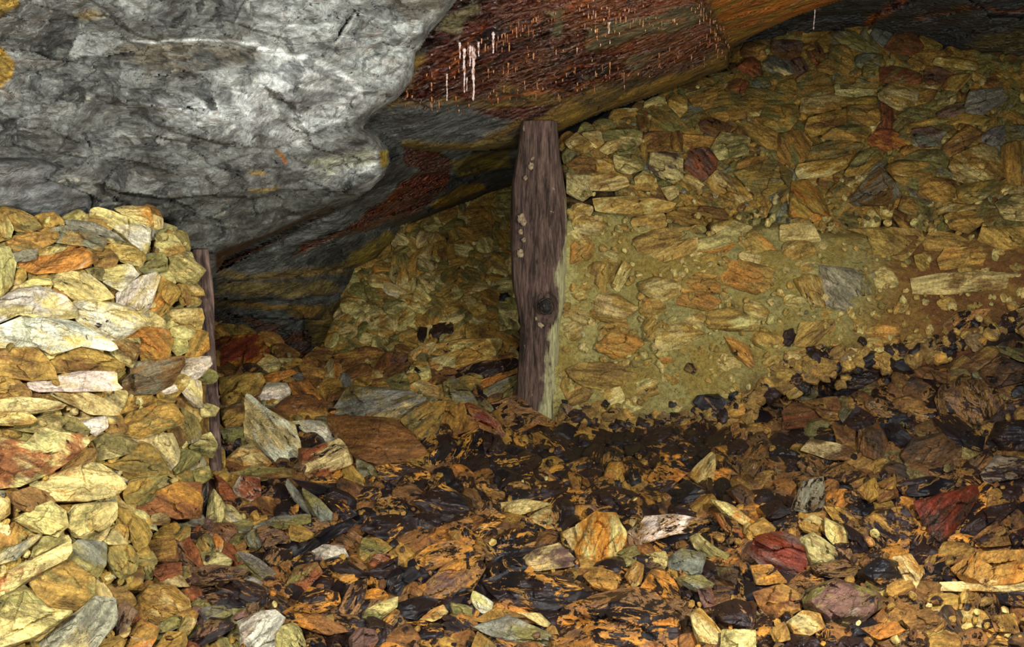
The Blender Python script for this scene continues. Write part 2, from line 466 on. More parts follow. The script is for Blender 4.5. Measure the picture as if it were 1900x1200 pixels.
TILES.append((380, 300, 3.0645, '''
oa;955,575 1000,570 1055,590 1050,640 960,655;small orange-faced block
yw;965,700 1050,690 1140,740 1130,790 1050,750;pale cream flake
yo;1075,890 1110,840 1160,835 1215,890 1190,940 1080,960;largest pale stone
yo;1200,430 1230,400 1310,410 1290,480 1215,495;upright olive-yellow stone
og;1140,590 1220,500 1245,490 1245,560 1210,640 1150,640;
og;1380,530 1450,515 1490,540 1470,590 1400,580;
kk;1640,760 1670,710 1720,730 1730,800 1690,820;black rounded lump behind the thick post
yo;1690,860 1770,850 1775,910 1710,900;
yo;970,960 1000,900 1060,920 1070,980 1010,990;
og;1010,1030 1060,970 1135,970 1130,1020 1060,1050;
kr;1205,990 1220,945 1260,950 1240,1020;
kr;1270,930 1400,910 1410,960 1370,1010 1290,1000;wet black-red lump
yo;1195,690 1290,680 1290,750 1220,740;
og;1580,260 1620,250 1670,300 1610,340;
og;1710,120 1745,115 1755,160 1730,185 1705,160;
yg;1590,190 1650,180 1665,205 1610,215;
yo;1450,320 1530,315 1540,360 1470,370;
og;1550,440 1600,390 1660,390 1640,450;
ob;1340,420 1390,400 1420,430 1400,480 1350,470;
og;1300,620 1400,590 1400,640 1330,650;
og;1480,600 1560,620 1560,680 1500,670;
yo;1450,730 1530,710 1570,750 1520,800 1450,780;
og;1620,650 1690,640 1700,690 1640,690;
yo;1340,860 1400,840 1420,880 1380,910;
og;1410,960 1440,890 1520,880 1500,960;
yo;1490,880 1560,870 1600,900 1530,930;
og;1580,840 1660,830 1660,880 1590,885;
yo;910,870 960,840 1050,860 1040,890 930,900;
og;700,980 730,940 790,940 780,1000;
og;790,1000 840,970 880,990 850,1040;
'''))
# ------------------------------------------------------------------ camera frame
F = 1645.0
PITCH = math.radians(10)
CAM = np.array([0.0, 0.0, 1.25])
RIGHT = np.array([1.0, 0, 0])
FWD = np.array([0, math.cos(PITCH), -math.sin(PITCH)])
UP = np.array([0, math.sin(PITCH), math.cos(PITCH)])


def at(px, py, D):
    """the point that the photograph shows at (px, py), D metres deep"""
    px, py, D = (np.asarray(v, float) for v in (px, py, D))
    return CAM + D[..., None] * (((px - 950) / F)[..., None] * RIGHT + ((600 - py) / F)[..., None] * UP + FWD)


# ------------------------------------------------------------------ numpy noise
def _hash(ix, iy, iz):
    h = (ix * 374761393 + iy * 668265263 + iz * 2147483647) & 0xFFFFFFFF
    h = ((h ^ (h >> 13)) * 1274126177) & 0xFFFFFFFF
    h = (h ^ (h >> 16)) & 0xFFFFFFFF
    return h / 4294967295.0


def vnoise(p):
    p = np.asarray(p, float)
    i = np.floor(p).astype(np.int64)
    f = p - i
    f = f * f * (3 - 2 * f)
    r = 0
    for dx in (0, 1):
        for dy in (0, 1):
            for dz in (0, 1):
                w = (f[..., 0] if dx else 1 - f[..., 0]) * (f[..., 1] if dy else 1 - f[..., 1]) * (f[..., 2] if dz else 1 - f[..., 2])
                r = r + w * _hash(i[..., 0] + dx, i[..., 1] + dy, i[..., 2] + dz)
    return r * 2 - 1


def fbm(p, o=4, g=0.5):
    a, s, t = 1.0, 0.0, 0.0
    p = np.asarray(p, float).copy()
    for k in range(o):
        s = s + a * vnoise(p + 17.3 * k)
        t += a
        a *= g
        p = p * 2.03
    return s / t


def xyz(x, y, z=0.0):
    x, y = np.broadcast_arrays(np.asarray(x, float), np.asarray(y, float))
    return np.stack([x, y, np.zeros_like(x) + z], -1)


# ------------------------------------------------------------------ smooth surfaces through measured points
class Surf:
    def __init__(s, pts, lam=1e-3):
        a = np.array(pts, float)
        s.p = a[:, :2] / 1000
        n = len(a)
        K = s.k(s.p, s.p) + lam * np.eye(n)
        Pm = np.hstack([np.ones((n, 1)), s.p])
        A = np.block([[K, Pm], [Pm.T, np.zeros((3, 3))]])
        w = np.linalg.solve(A, np.concatenate([a[:, 2], np.zeros(3)]))
        s.w, s.c = w[:n], w[n:]

    @staticmethod
    def k(a, b):
        r = np.sqrt(((a[:, None] - b[None]) ** 2).sum(-1)) + 1e-9
        return r * r * np.log(r)

    def __call__(s, x, y):
        x, y = np.broadcast_arrays(np.asarray(x, float), np.asarray(y, float))
        q = np.stack([x.ravel(), y.ravel()], -1) / 1000
        out = np.empty(len(q))
        for i in range(0, len(q), 40000):
            b = q[i:i + 40000]
            out[i:i + 40000] = s.k(b, s.p) @ s.w + s.c[0] + b @ s.c[1:]
        return out.reshape(x.shape)


S_L = Surf([(0, 400, 2.05), (200, 400, 2.35), (300, 400, 2.6), (390, 500, 2.78), (0, 600, 1.92), (200, 600, 2.2), (380, 650, 2.72),
            (0, 800, 1.78), (200, 800, 2.08), (380, 850, 2.7), (0, 1000, 1.6), (200, 1000, 1.9), (0, 1200, 1.42), (200, 1200, 1.68),
            (300, 950, 2.3), (-150, 600, 1.7), (-150, 1200, 1.3)])
S_F = Surf([(300, 1200, 1.9), (950, 1200, 2.25), (1900, 1200, 2.3), (300, 1000, 2.35), (950, 1000, 2.85), (1900, 1000, 2.8),
            (400, 900, 2.85), (500, 850, 3.1), (950, 850, 3.5), (1400, 850, 3.45), (1900, 850, 3.25), (420, 700, 3.6), (700, 720, 3.8),
            (950, 770, 4.0), (1100, 790, 4.02), (1400, 760, 3.9), (1700, 680, 3.8), (1900, 640, 3.7), (430, 640, 4.2),
            (650, 650, 4.5), (900, 620, 4.6), (2050, 900, 3.1), (2050, 1200, 2.2)])
S_W = Surf([(1060, 760, 4.12), (1060, 500, 4.12), (1060, 260, 4.22), (1250, 700, 4.08), (1250, 450, 4.15), (1250, 260, 4.4),
            (1200, 200, 4.6), (1400, 700, 3.95), (1400, 500, 4.1), (1400, 350, 4.3), (1400, 200, 4.7), (1380, 90, 5.25),
            (1600, 680, 3.85), (1600, 450, 4.1), (1600, 300, 4.4), (1600, 80, 5.15), (1900, 600, 3.7), (1900, 400, 3.95),
            (1900, 200, 4.6), (1800, 100, 4.9), (2050, 400, 3.8)])
S_B = Surf([(620, 650, 4.75), (950, 650, 4.7), (640, 560, 5.05), (950, 500, 5.2), (720, 450, 5.45), (900, 360, 5.85), (950, 350, 5.85)])
SURF = {'L': S_L, 'F': S_F, 'W': S_W, 'C': S_W, 'B': S_B}
ZP = {
    'L': [(-200, 392), (0, 386), (60, 406), (160, 402), (200, 392), (285, 392), (305, 418), (345, 440), (352, 480), (362, 560), (376, 640), (386, 740), (392, 830), (385, 900), (330, 930), (270, 1010), (235, 1130), (215, 1350), (-200, 1350)],
    'C': [(1050, 360), (1130, 350), (1330, 410), (1440, 385), (1560, 420), (1700, 400), (2100, 445), (2100, 610), (1880, 600), (1750, 655), (1590, 668),
          (1500, 680), (1420, 720), (1380, 770), (1250, 800), (1040, 775)],
    'B': [(600, 655), (640, 560), (640, 495), (745, 415), (880, 370), (950, 330), (965, 400), (965, 640), (880, 625), (790, 640), (680, 658)],
}
ZP['W'] = [(1040, 262), (1190, 195), (1260, 160), (1350, 140), (1370, 80), (1560, 60), (1610, 40), (1720, 80), (1800, 105), (2100, 110),
           (2100, 445), (1700, 410), (1560, 430), (1440, 395), (1330, 415), (1130, 352), (1050, 362)]
ZP['F'] = [(385, 600), (500, 620), (560, 665), (790, 640), (880, 625), (965, 640), (962, 760), (1050, 770), (1250, 790), (1380, 760), (1430, 700),
           (1500, 672), (1590, 662), (1750, 650), (1880, 598), (2100, 605), (2100, 1350), (215, 1350), (235, 1130), (270, 1010), (330, 930), (385, 900), (392, 830), (386, 740), (376, 640)]


def inside(x, y, poly):
    x, y = np.broadcast_arrays(np.asarray(x, float), np.asarray(y, float))
    r = np.zeros(x.shape, bool)
    n = len(poly)
    for i in range(n):
        (x0, y0), (x1, y1) = poly[i], poly[(i + 1) % n]
        if y0 == y1:
            continue
        c = ((y0 > y) != (y1 > y)) & (x < (x1 - x0) * (y - y0) / (y1 - y0) + x0)
        r ^= c
    return r


def dist_line(x, y, pts, closed=False):
    x, y = np.broadcast_arrays(np.asarray(x, float), np.asarray(y, float))
    d = np.full(x.shape, 1e9)
    n = len(pts)
    for i in range(n if closed else n - 1):
        (x0, y0), (x1, y1) = pts[i], pts[(i + 1) % n]
        vx, vy = x1 - x0, y1 - y0
        t = np.clip(((x - x0) * vx + (y - y0) * vy) / (vx * vx + vy * vy + 1e-9), 0, 1)
        d = np.minimum(d, np.hypot(x - x0 - t * vx, y - y0 - t * vy))
    return d


def zone_of(x, y):
    for z in 'LCBW':
        if inside(x, y, ZP[z]):
            return z
    if y < 400:
        return 'L' if x < 420 else ('W' if x > 1040 else 'B')
    if x < 350 and y < 900:
        return 'L'
    return 'F'


def lin(r, g, b):
    f = lambda c: (c / 255 / 12.92) if c <= 10 else ((c / 255 + .055) / 1.055) ** 2.4
    return np.array([f(r), f(g), f(b)])


PAL = {'c': lin(116, 42, 28), 'y': lin(212, 194, 124), 'o': lin(168, 130, 56), 'g': lin(122, 115, 62), 'b': lin(116, 76, 34), 'r': lin(136, 70, 36),
       'p': lin(96, 70, 66), 's': lin(124, 126, 112), 'w': lin(222, 214, 190), 'k': lin(44, 34, 30), 'f': lin(200, 132, 44), 'a': lin(196, 128, 46)}
CW = {'c': 'crimson', 'y': 'cream', 'o': 'ochre', 'g': 'olive', 'b': 'brown', 'r': 'rust', 'p': 'purple', 's': 'grey', 'w': 'white', 'k': 'black', 'f': 'orange', 'a': 'amber'}


# ------------------------------------------------------------------ mesh helpers
def mesh_obj(name, V, faces, mat, c1=None, c2=None, tex=None, origin=None, parent=None, smooth=True, sharp=None, fac=None):
    V = np.asarray(V, float)
    if origin is None:
        origin = V.mean(0)
    me = bpy.data.meshes.new(name)
    me.vertices.add(len(V))
    me.vertices.foreach_set('co', (V - origin).ravel())
    faces = np.asarray(faces)
    nf, k = faces.shape
    me.loops.add(nf * k)
    me.loops.foreach_set('vertex_index', faces.ravel())
    me.polygons.add(nf)
    me.polygons.foreach_set('loop_start', np.arange(nf) * k)
    me.polygons.foreach_set('loop_total', np.full(nf, k))
    me.update(calc_edges=True)
    me.validate()
    for nm, arr in (('c1', c1), ('c2', c2)):
        if arr is not None:
            at_ = me.attributes.new(nm, 'FLOAT_COLOR', 'POINT')
            at_.data.foreach_set('color', np.broadcast_to(arr, (len(V), 4)).astype(np.float32).ravel())
    if tex is not None:
        at_ = me.attributes.new('tex', 'FLOAT_VECTOR', 'POINT')
        at_.data.foreach_set('vector', np.asarray(tex, np.float32).ravel())
    me.polygons.foreach_set('use_smooth', np.full(nf, smooth))
    if sharp:
        me.set_sharp_from_angle(angle=sharp)
    me.materials.append(mat)
    o = bpy.data.objects.new(name, me)
    bpy.context.scene.collection.objects.link(o)
    o.location = origin
    if parent is not None:
        o.parent = parent
        o.location = np.array(origin) - np.array(parent.location)
    return o


def tag(o, label=None, cat=None, group=None, kind=None):
    for k, v in (('label', label), ('category', cat), ('group', group), ('kind', kind)):
        if v:
            o[k] = v


# ------------------------------------------------------------------ materials
def nt_new(name):
    m = bpy.data.materials.new(name)
    m.use_nodes = True
    m.node_tree.nodes.clear()
    return m, m.node_tree.nodes, m.node_tree.links


class G:
    """small helper to wire nodes"""
    def __init__(s, name):
        s.m, s.n, s.l = nt_new(name)

    def node(s, t, **kw):
        n = s.n.new(t)
        for k, v in kw.items():
            setattr(n, k, v)
        return n

    def put(s, sock, v):
        if hasattr(v, 'is_output') or isinstance(v, bpy.types.NodeSocket):
            s.l.new(v, sock)
        else:
            sock.default_value = v

    def math(s, op, a, b=0.0, c=0.0, clamp=False):
        n = s.node('ShaderNodeMath', operation=op, use_clamp=clamp)
        s.put(n.inputs[0], a); s.put(n.inputs[1], b); s.put(n.inputs[2], c)
        return n.outputs[0]

    def noise(s, vec, scale, detail=4, rough=0.55, dist=0.0):
        n = s.node('ShaderNodeTexNoise')
        s.put(n.inputs['Vector'], vec)
        n.inputs['Scale'].default_value = scale
        n.inputs['Detail'].default_value = detail
        n.inputs['Roughness'].default_value = rough
        n.inputs['Distortion'].default_value = dist
        return n.outputs['Fac']

    def scaled(s, vec, sc):
        n = s.node('ShaderNodeVectorMath', operation='MULTIPLY')
        s.put(n.inputs[0], vec); n.inputs[1].default_value = sc
        return n.outputs[0]

    def noise_c(s, vec, scale):
        n = s.node('ShaderNodeTexNoise')
        s.put(n.inputs['Vector'], vec); n.inputs['Scale'].default_value = scale; n.inputs['Detail'].default_value = 4
        return n.outputs['Color']

    def warp(s, vec, colr, k):
        m = s.node('ShaderNodeVectorMath', operation='SCALE'); s.put(m.inputs[0], colr); m.inputs['Scale'].default_value = k
        n = s.node('ShaderNodeVectorMath', operation='ADD'); s.put(n.inputs[0], vec); s.put(n.inputs[1], m.outputs[0])
        return n.outputs[0]

    def ramp(s, v, a, b):
        n = s.node('ShaderNodeMapRange', interpolation_type='SMOOTHSTEP')
        s.put(n.inputs['Value'], v); s.put(n.inputs['From Min'], a); s.put(n.inputs['From Max'], b)
        return n.outputs['Result']

    def mix(s, f, a, b, bt='MIX'):
        n = s.node('ShaderNodeMix', data_type='RGBA', blend_type=bt)
        s.put(n.inputs[0], f)
        s.put(n.inputs[6], a); s.put(n.inputs[7], b)
        return n.outputs[2]

    def attr(s, name):
        return s.node('ShaderNodeAttribute', attribute_name=name)

    def finish(s, col, rough, height, dist, spec=0.4, strength=1.0):
        b = s.node('ShaderNodeBsdfPrincipled')
        s.put(b.inputs['Base Color'], col)
        s.put(b.inputs['Roughness'], rough)
        s.put(b.inputs['Specular IOR Level'], spec)
        bp = s.node('ShaderNodeBump')
        bp.inputs['Strength'].default_value = strength
        bp.inputs['Distance'].default_value = dist
        s.put(bp.inputs['Height'], height)
        s.l.new(bp.outputs[0], b.inputs['Normal'])
        o = s.node('ShaderNodeOutputMaterial')
        s.l.new(b.outputs[0], o.inputs[0])
        return s.m


def c4(*a):
    return (*lin(*a), 1)


def rock_material(name, sx=1.0, bump=0.014, film_scale=7.0, speck=0.35, ripple=0.0):
    g = G(name)
    a1, a2, tx = g.attr('c1'), g.attr('c2'), g.attr('tex')
    v = tx.outputs['Vector']
    n_patch = g.noise(g.scaled(v, (3.5 * sx, 8 * sx, 5 * sx)), 1.6, 7, 0.62, 0.4)
    n_streak = g.noise(g.scaled(v, (5 * sx, 42 * sx, 16 * sx)), 1.0, 6, 0.65, 0.3)
    n_fine = g.noise(v, 95 * sx, 5, 0.7)
    n_big = g.noise(v, 3.0 * sx, 3)
    col = g.mix(g.ramp(n_patch, 0.46, 0.60), a1.outputs['Color'], a2.outputs['Color'])
    # rusty veins and pale grit belonging to the stone
    vein = g.ramp(g.math('ABSOLUTE', g.math('SUBTRACT', n_patch, 0.5)), 0.012, 0.0)
    rust = g.mix(0.75, a1.outputs['Color'], (0.22, 0.075, 0.015, 1))
    col = g.mix(g.math('MULTIPLY', vein, g.math('MULTIPLY', g.ramp(n_big, .48, .6), 0.55)), col, rust)
    # brown stains along the grain
    st = g.noise(g.scaled(v, (7 * sx, 17 * sx, 10 * sx)), 1.9, 8, 0.7, 0.8)
    col = g.mix(g.math('MULTIPLY', g.ramp(st, .53, .64), .62), col, g.mix(.8, col, (0.30, 0.16, 0.05, 1), 'MULTIPLY'))
    col = g.mix(g.math('MULTIPLY', g.ramp(st, .40, .32), .35), col, (0.62, 0.56, 0.38, 1))
    k = g.math('MULTIPLY_ADD', g.ramp(n_streak, 0.25, 0.75), 1.1, 0.40)
    kk = g.node('ShaderNodeCombineColor')
    for i in range(3):
        g.l.new(k, kk.inputs[i])
    col = g.mix(1.0, col, kk.outputs[0], 'MULTIPLY')
    k2 = g.math('MULTIPLY_ADD', g.ramp(n_fine, 0.3, 0.72), speck * 2, 1.0 - speck)
    kk2 = g.node('ShaderNodeCombineColor')
    for i in range(3):
        g.l.new(k2, kk2.inputs[i])
    col = g.mix(1.0, col, kk2.outputs[0], 'MULTIPLY')
    # black wet mineral film, worn through in patches with a bright orange rim
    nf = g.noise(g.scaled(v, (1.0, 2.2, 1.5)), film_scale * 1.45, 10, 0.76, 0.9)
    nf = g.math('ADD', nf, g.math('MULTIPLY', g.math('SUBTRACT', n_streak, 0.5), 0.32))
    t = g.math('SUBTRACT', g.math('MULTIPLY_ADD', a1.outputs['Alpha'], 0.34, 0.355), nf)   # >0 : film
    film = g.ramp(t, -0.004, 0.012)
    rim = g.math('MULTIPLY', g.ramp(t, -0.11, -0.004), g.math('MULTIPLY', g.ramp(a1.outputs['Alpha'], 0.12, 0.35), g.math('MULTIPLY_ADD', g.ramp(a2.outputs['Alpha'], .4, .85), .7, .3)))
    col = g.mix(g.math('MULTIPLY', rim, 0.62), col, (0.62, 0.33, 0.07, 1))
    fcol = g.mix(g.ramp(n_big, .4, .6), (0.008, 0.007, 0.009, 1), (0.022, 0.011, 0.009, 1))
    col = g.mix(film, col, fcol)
    wet = g.math('MAXIMUM', g.math('MULTIPLY', film, 1.0), a2.outputs['Alpha'])
    rough = g.math('MULTIPLY_ADD', wet, -0.64, 0.80)
    rough = g.math('ADD', rough, g.math('MULTIPLY', g.math('SUBTRACT', n_fine, 0.5), g.math('MULTIPLY_ADD', film, -.2, .25)), clamp=True)
    h = g.math('ADD', g.math('MULTIPLY', n_streak, 0.7), g.math('MULTIPLY', n_fine, 0.55))
    h = g.math('MULTIPLY', h, g.math('MULTIPLY_ADD', film, -.45, 1.0))
    h = g.math('ADD', h, g.math('MULTIPLY', n_patch, 0.8))
    h = g.math('ADD', h, g.math('MULTIPLY', film, 0.05))
    # crackle: flat chips between hairline fractures
    vo = g.node('ShaderNodeTexVoronoi', feature='DISTANCE_TO_EDGE')
    g.put(vo.inputs['Vector'], g.warp(g.scaled(v, (9 * sx, 22 * sx, 14 * sx)), g.noise_c(v, 14 * sx), 1.1))
    vo.inputs['Scale'].default_value = 1.0
    crack = g.math('MULTIPLY', g.ramp(vo.outputs['Distance'], 0.0, 0.04), 0.16)
    h = g.math('ADD', h, g.math('MULTIPLY', crack, g.ramp(n_big, 0.42, 0.58)))
    if ripple:
        w = g.node('ShaderNodeTexVoronoi', feature='SMOOTH_F1')
        g.put(w.inputs['Vector'], g.scaled(v, (34, 80, 34)))
        w.inputs['Scale'].default_value = 1.0
        h = g.math('ADD', h, g.math('MULTIPLY', g.math('MULTIPLY', w.outputs['Distance'], -ripple), a2.outputs['Alpha']))
    if ripple:
        th1 = g.noise(g.warp(g.scaled(v, (9, 60, 26)), g.noise_c(v, 9), 2.2), 1.0, 5, .6)
        ln = g.ramp(g.math('ABSOLUTE', g.math('SUBTRACT', th1, 0.5)), 0.030, 0.004)
        ln = g.math('MULTIPLY', g.math('MULTIPLY', ln, g.ramp(a2.outputs['Alpha'], .5, .9)), g.ramp(n_big, .42, .58))
        col = g.mix(g.math('MULTIPLY', ln, .75), col, g.mix(n_patch, (0.50, 0.17, 0.05, 1), (0.62, 0.42, 0.30, 1)))
        h = g.math('ADD', h, g.math('MULTIPLY', ln, .55))
    return g.finish(col, rough, h, bump, g.math('MULTIPLY_ADD', wet, .3, .35))


def clay_material():
    g = G('clay')
    a1, a2, tx = g.attr('c1'), g.attr('c2'), g.attr('tex')
    v = tx.outputs['Vector']
    n1 = g.noise(v, 4.5, 6, 0.6, .4)
    n2 = g.noise(v, 60, 6, 0.75)
    n3 = g.noise(v, 190, 3, 0.7)
    col = g.mix(g.ramp(n1, .42, .6), a1.outputs['Color'], a2.outputs['Color'])
    vo = g.node('ShaderNodeTexVoronoi', feature='F1')
    g.put(vo.inputs['Vector'], v); vo.inputs['Scale'].default_value = 75
    grit = g.ramp(vo.outputs['Distance'], 0.28, 0.12)
    gc = g.mix(vo.outputs['Color'], (0.14, 0.12, 0.05, 1), (0.52, 0.46, 0.25, 1))
    col = g.mix(g.math('MULTIPLY', grit, g.ramp(n2, .5, .6)), col, gc)
    k = g.math('MULTIPLY_ADD', g.ramp(n2, .3, .7), 0.75, 0.6)
    kk = g.node('ShaderNodeCombineColor')
    for i in range(3):
        g.l.new(k, kk.inputs[i])
    col = g.mix(1.0, col, kk.outputs[0], 'MULTIPLY')
    h = g.math('ADD', n2, g.math('ADD', g.math('MULTIPLY', n3, .35), g.math('MULTIPLY', grit, .3)))
    rough = g.math('MULTIPLY_ADD', a2.outputs['Alpha'], -0.4, 0.78)
    return g.finish(col, rough, h, 0.014, 0.45)


def wood_material(name, dark, light, coat=None):
    g = G(name)
    tc = g.node('ShaderNodeTexCoord').outputs['Object']
    n1 = g.noise(g.scaled(tc, (26, 26, 3.2)), 1.6, 8, 0.7, 0.6)
    n2 = g.noise(g.scaled(tc, (90, 90, 14)), 1.2, 6, 0.7)
    n3 = g.noise(tc, 7, 5, 0.6)
    col = g.mix(g.ramp(n1, .36, .62), dark, light)
    col = g.mix(g.math('MULTIPLY', g.ramp(n3, .5, .66), .6), col, (0.16, 0.085, 0.075, 1))
    if coat:
        x = g.node('ShaderNodeSeparateXYZ'); g.put(x.inputs[0], tc)
        # pale clay smeared over the wall side of the timber, thicker towards the foot
        s = g.math('ADD', g.math('MULTIPLY', x.outputs[0], 9.0), g.math('MULTIPLY', x.outputs[2], -1.35))
        s = g.math('ADD', s, g.math('MULTIPLY', g.math('SUBTRACT', n3, .5), 1.6))
        s = g.math('ADD', s, g.math('MULTIPLY', g.math('SUBTRACT', n1, .5), 1.0))
        col = g.mix(g.ramp(s, coat[0], coat[0] + .28), col, coat[1])
    lich = g.math('MULTIPLY', g.ramp(g.noise(tc, 17, 5, .6), .66, .70), .8)
    col = g.mix(lich, col, (0.42, 0.34, 0.20, 1))
    k = g.math('MULTIPLY_ADD', g.ramp(n2, .3, .7), .8, .55)
    kk = g.node('ShaderNodeCombineColor')
    for i in range(3):
        g.l.new(k, kk.inputs[i])
    col = g.mix(1.0, col, kk.outputs[0], 'MULTIPLY')
    h = g.math('ADD', n1, g.math('MULTIPLY', n2, .5))
    return g.finish(col, 0.62, h, 0.016, 0.35)


M_ROCK = rock_material('layered_rock')
M_ROOF = rock_material('roof_rock', sx=0.8, bump=0.016, speck=0.28)
M_CRUST = rock_material('iron_crusted_roof', sx=0.9, bump=0.020, speck=0.25, ripple=3.2)
M_CLAY = clay_material()


# ------------------------------------------------------------------ one stone from its measured outline
def outline_R(poly, th):
    """centroid and radius per direction of a closed outline"""
    P = np.array(poly, float)
    x, y = P[:, 0], P[:, 1]
    x2, y2 = np.roll(x, -1), np.roll(y, -1)
    cr = x * y2 - x2 * y
    A = cr.sum() / 2
    c = np.array([((x + x2) * cr).sum(), ((y + y2) * cr).sum()]) / (6 * A)
    Q = P - c
    Q2 = np.roll(Q, -1, 0)
    d = np.stack([np.cos(th), np.sin(th)], -1)
    R = np.zeros(len(th))
    for a, b in zip(Q, Q2):
        e = b - a
        den = d[:, 0] * e[1] - d[:, 1] * e[0]
        den = np.where(np.abs(den) < 1e-9, 1e-9, den)
        t = (a[0] * e[1] - a[1] * e[0]) / den
        u = (a[0] * d[:, 1] - a[1] * d[:, 0]) / den
        ok = (t > 0) & (u >= -1e-6) & (u <= 1 + 1e-6)
        R = np.where(ok & (t > R), t, R)
    R = np.where(R < 2, 2, R)
    return c, R, abs(A)


def stone(c, Rf, zone, cc, seg, rings, D0=None, flat=1.0, push=0.0, grow=2.5, sink=0.0):
    """returns V, faces, c1, c2, tex for a closed angular stone; Rf: radius per direction"""
    th = np.linspace(0, 2 * np.pi, seg, endpoint=False)
    R = Rf.copy() + grow
    so = rng.uniform(0, 100)
    jag = fbm(xyz(np.cos(th) * 3 + so, np.sin(th) * 3), 3)
    R = R * (1 + 0.05 * jag)
    X, Y = R * np.cos(th), R * np.sin(th)
    cov = np.cov(np.stack([X, Y]))
    ew, ev = np.linalg.eigh(cov)
    minor, major = math.sqrt(ew[0]) * 1.41, math.sqrt(ew[1]) * 1.41
    e1 = ev[:, 1]; e2 = ev[:, 0]
    r = min((minor * major) ** .5, minor * 1.5)
    tt = np.sin(np.linspace(0, np.pi / 2, rings + 1))[1:] if rings > 3 else np.linspace(0, 1, rings + 1)[1:]
    px = np.concatenate([[0], (tt[:, None] * X[None]).ravel()])
    py = np.concatenate([[0], (tt[:, None] * Y[None]).ravel()])
    t = np.concatenate([[0], np.repeat(tt, seg)])
    H = r * flat * rng.uniform(0.6, 0.95)
    gx, gy = rng.normal(0, .20, 2)
    top1 = H + gx * px + gy * py
    a = rng.uniform(0, 2 * np.pi)
    s2 = rng.uniform(.35, .95)
    top2 = H * rng.uniform(.85, 1.2) + (px * math.cos(a) + py * math.sin(a)) * s2
    a3 = a + rng.uniform(1.6, 4.4)
    top3 = H * rng.uniform(.9, 1.25) + (px * math.cos(a3) + py * math.sin(a3)) * rng.uniform(.25, .8)
    h = np.minimum(np.minimum(top1, top2), top3)
    K = rng.integers(5, 8)
    for k in range(K):
        ph = 2 * np.pi * (k + rng.uniform(-.3, .3)) / K
        n = np.array([math.cos(ph), math.sin(ph)])
        d = (X * n[0] + Y * n[1]).max()
        h = np.minimum(h, (d - px * n[0] - py * n[1]) * rng.uniform(1.0, 3.6))
    edge = H * 1.3 * ((1 - t ** 7) ** .5 if zone != 'C' else (1 - t ** 3))
    h = np.maximum(np.minimum(h, edge), -.15 * H * (1 - t))
    # layered breaks along the long axis
    u = (px * e1[0] + py * e1[1]) / r
    v = (px * e2[0] + py * e2[1]) / r
    env = (1 - t ** 6)
    lay = fbm(xyz(u * .9 + so, v * 4.5 + so), 3)
    h = h + env * r * flat * (.10 * lay + .06 * fbm(xyz(u * 2.2 + so, v * 3.2, so), 3))
    q = v * 3.0 + .5 * u * rng.normal(0, .5) + .4 * vnoise(xyz(u * 1.3, v * 1.3, so))
    saw = (q - np.floor(q))
    h = h + env * r * flat * .09 * (saw - .5)
    # broken faces: flat fracture plates, each with its own tilt and height
    if rings > 6:
        ns = int(rng.integers(5, 10))
        su, sv = rng.uniform(-1.3, 1.3, ns) * major / r, rng.uniform(-1, 1, ns) * minor / r
        wu = u + .10 * vnoise(xyz(u * 4, v * 4, so)); wv = v + .07 * vnoise(xyz(u * 4, v * 4, so + 9))
        dd = (wu[:, None] - su) ** 2 + (1.7 * (wv[:, None] - sv)) ** 2
        kk_ = dd.argmin(1)
        offs = rng.normal(0, .085, ns); gu = rng.normal(0, .17, ns); gv = rng.normal(0, .26, ns)
        h = h + env * r * flat * (offs[kk_] + gu[kk_] * (u - su[kk_]) + gv[kk_] * (v - sv[kk_]))
    S = SURF[zone]
    Dc = float(S(c[0], c[1])) if D0 is None else D0
    g0 = float(S(c[0] + 8, c[1]) - S(c[0] - 8, c[1])) / 16
    g1 = float(S(c[0], c[1] + 8) - S(c[0], c[1] - 8)) / 16
    kx = .7; ky = .55 if zone == 'F' else .8
    m = Dc / F
    rock_r = rng.normal(0, .12, 2) * m
    De = Dc + push + sink * H * m + (g0 * kx + rock_r[0]) * px + (g1 * ky + rock_r[1]) * py
    Df = De - h * m
    back = H * m * (1.0 if zone in 'FBC' else 1.3) * (1 - t ** 3)
    shr = 1.0
    nb = len(px)
    Vf = at(c[0] + px, c[1] + py, Df)
    # back shell: inner rings only
    inner = t < .999
    Vb = at(c[0] + px[inner] * shr, c[1] + py[inner] * shr, (De + back)[inner])
    V = np.concatenate([Vf, Vb])
    nin = int(inner.sum())
    j = np.arange(seg)
    j2 = (j + 1) % seg
    Fq = []
    def idx_f(k, jj):
        return 1 + k * seg + jj
    def idx_b(k, jj):
        return nb + 1 + k * seg + jj if k < rings - 1 else 1 + k * seg + jj
    for k in range(rings - 1):
        Fq.append(np.stack([idx_f(k, j), idx_f(k, j2), idx_f(k + 1, j2), idx_f(k + 1, j)], -1))
        Fq.append(np.stack([idx_b(k, j2), idx_b(k, j), idx_b(k + 1, j), idx_b(k + 1, j2)], -1))
    # caps as quads using pairs of segments
    je = np.arange(0, seg, 2)
    Fq.append(np.stack([np.zeros_like(je), 1 + (je + 2) % seg, 1 + je + 1, 1 + je], -1)[:, [0, 3, 2, 1]])
    Fq.append(np.stack([np.full_like(je, nb), nb + 1 + (je + 2) % seg, nb + 1 + je + 1, nb + 1 + je], -1))
    Fq = np.concatenate(Fq)
    # stone-fixed texture coordinates in metres: x along the layers, y across them
    off = rng.uniform(-9, 9, 3)
    n = len(px)
    uu = np.concatenate([u, u[inner]]) * r * m
    vv = np.concatenate([v, v[inner]]) * r * m
    ww = np.concatenate([-h * m, back[inner]])
    ang = rng.normal(0, .35)
    tex = np.stack([uu * math.cos(ang) - vv * math.sin(ang), uu * math.sin(ang) + vv * math.cos(ang), ww], -1) + off
    return V, Fq, tex, r


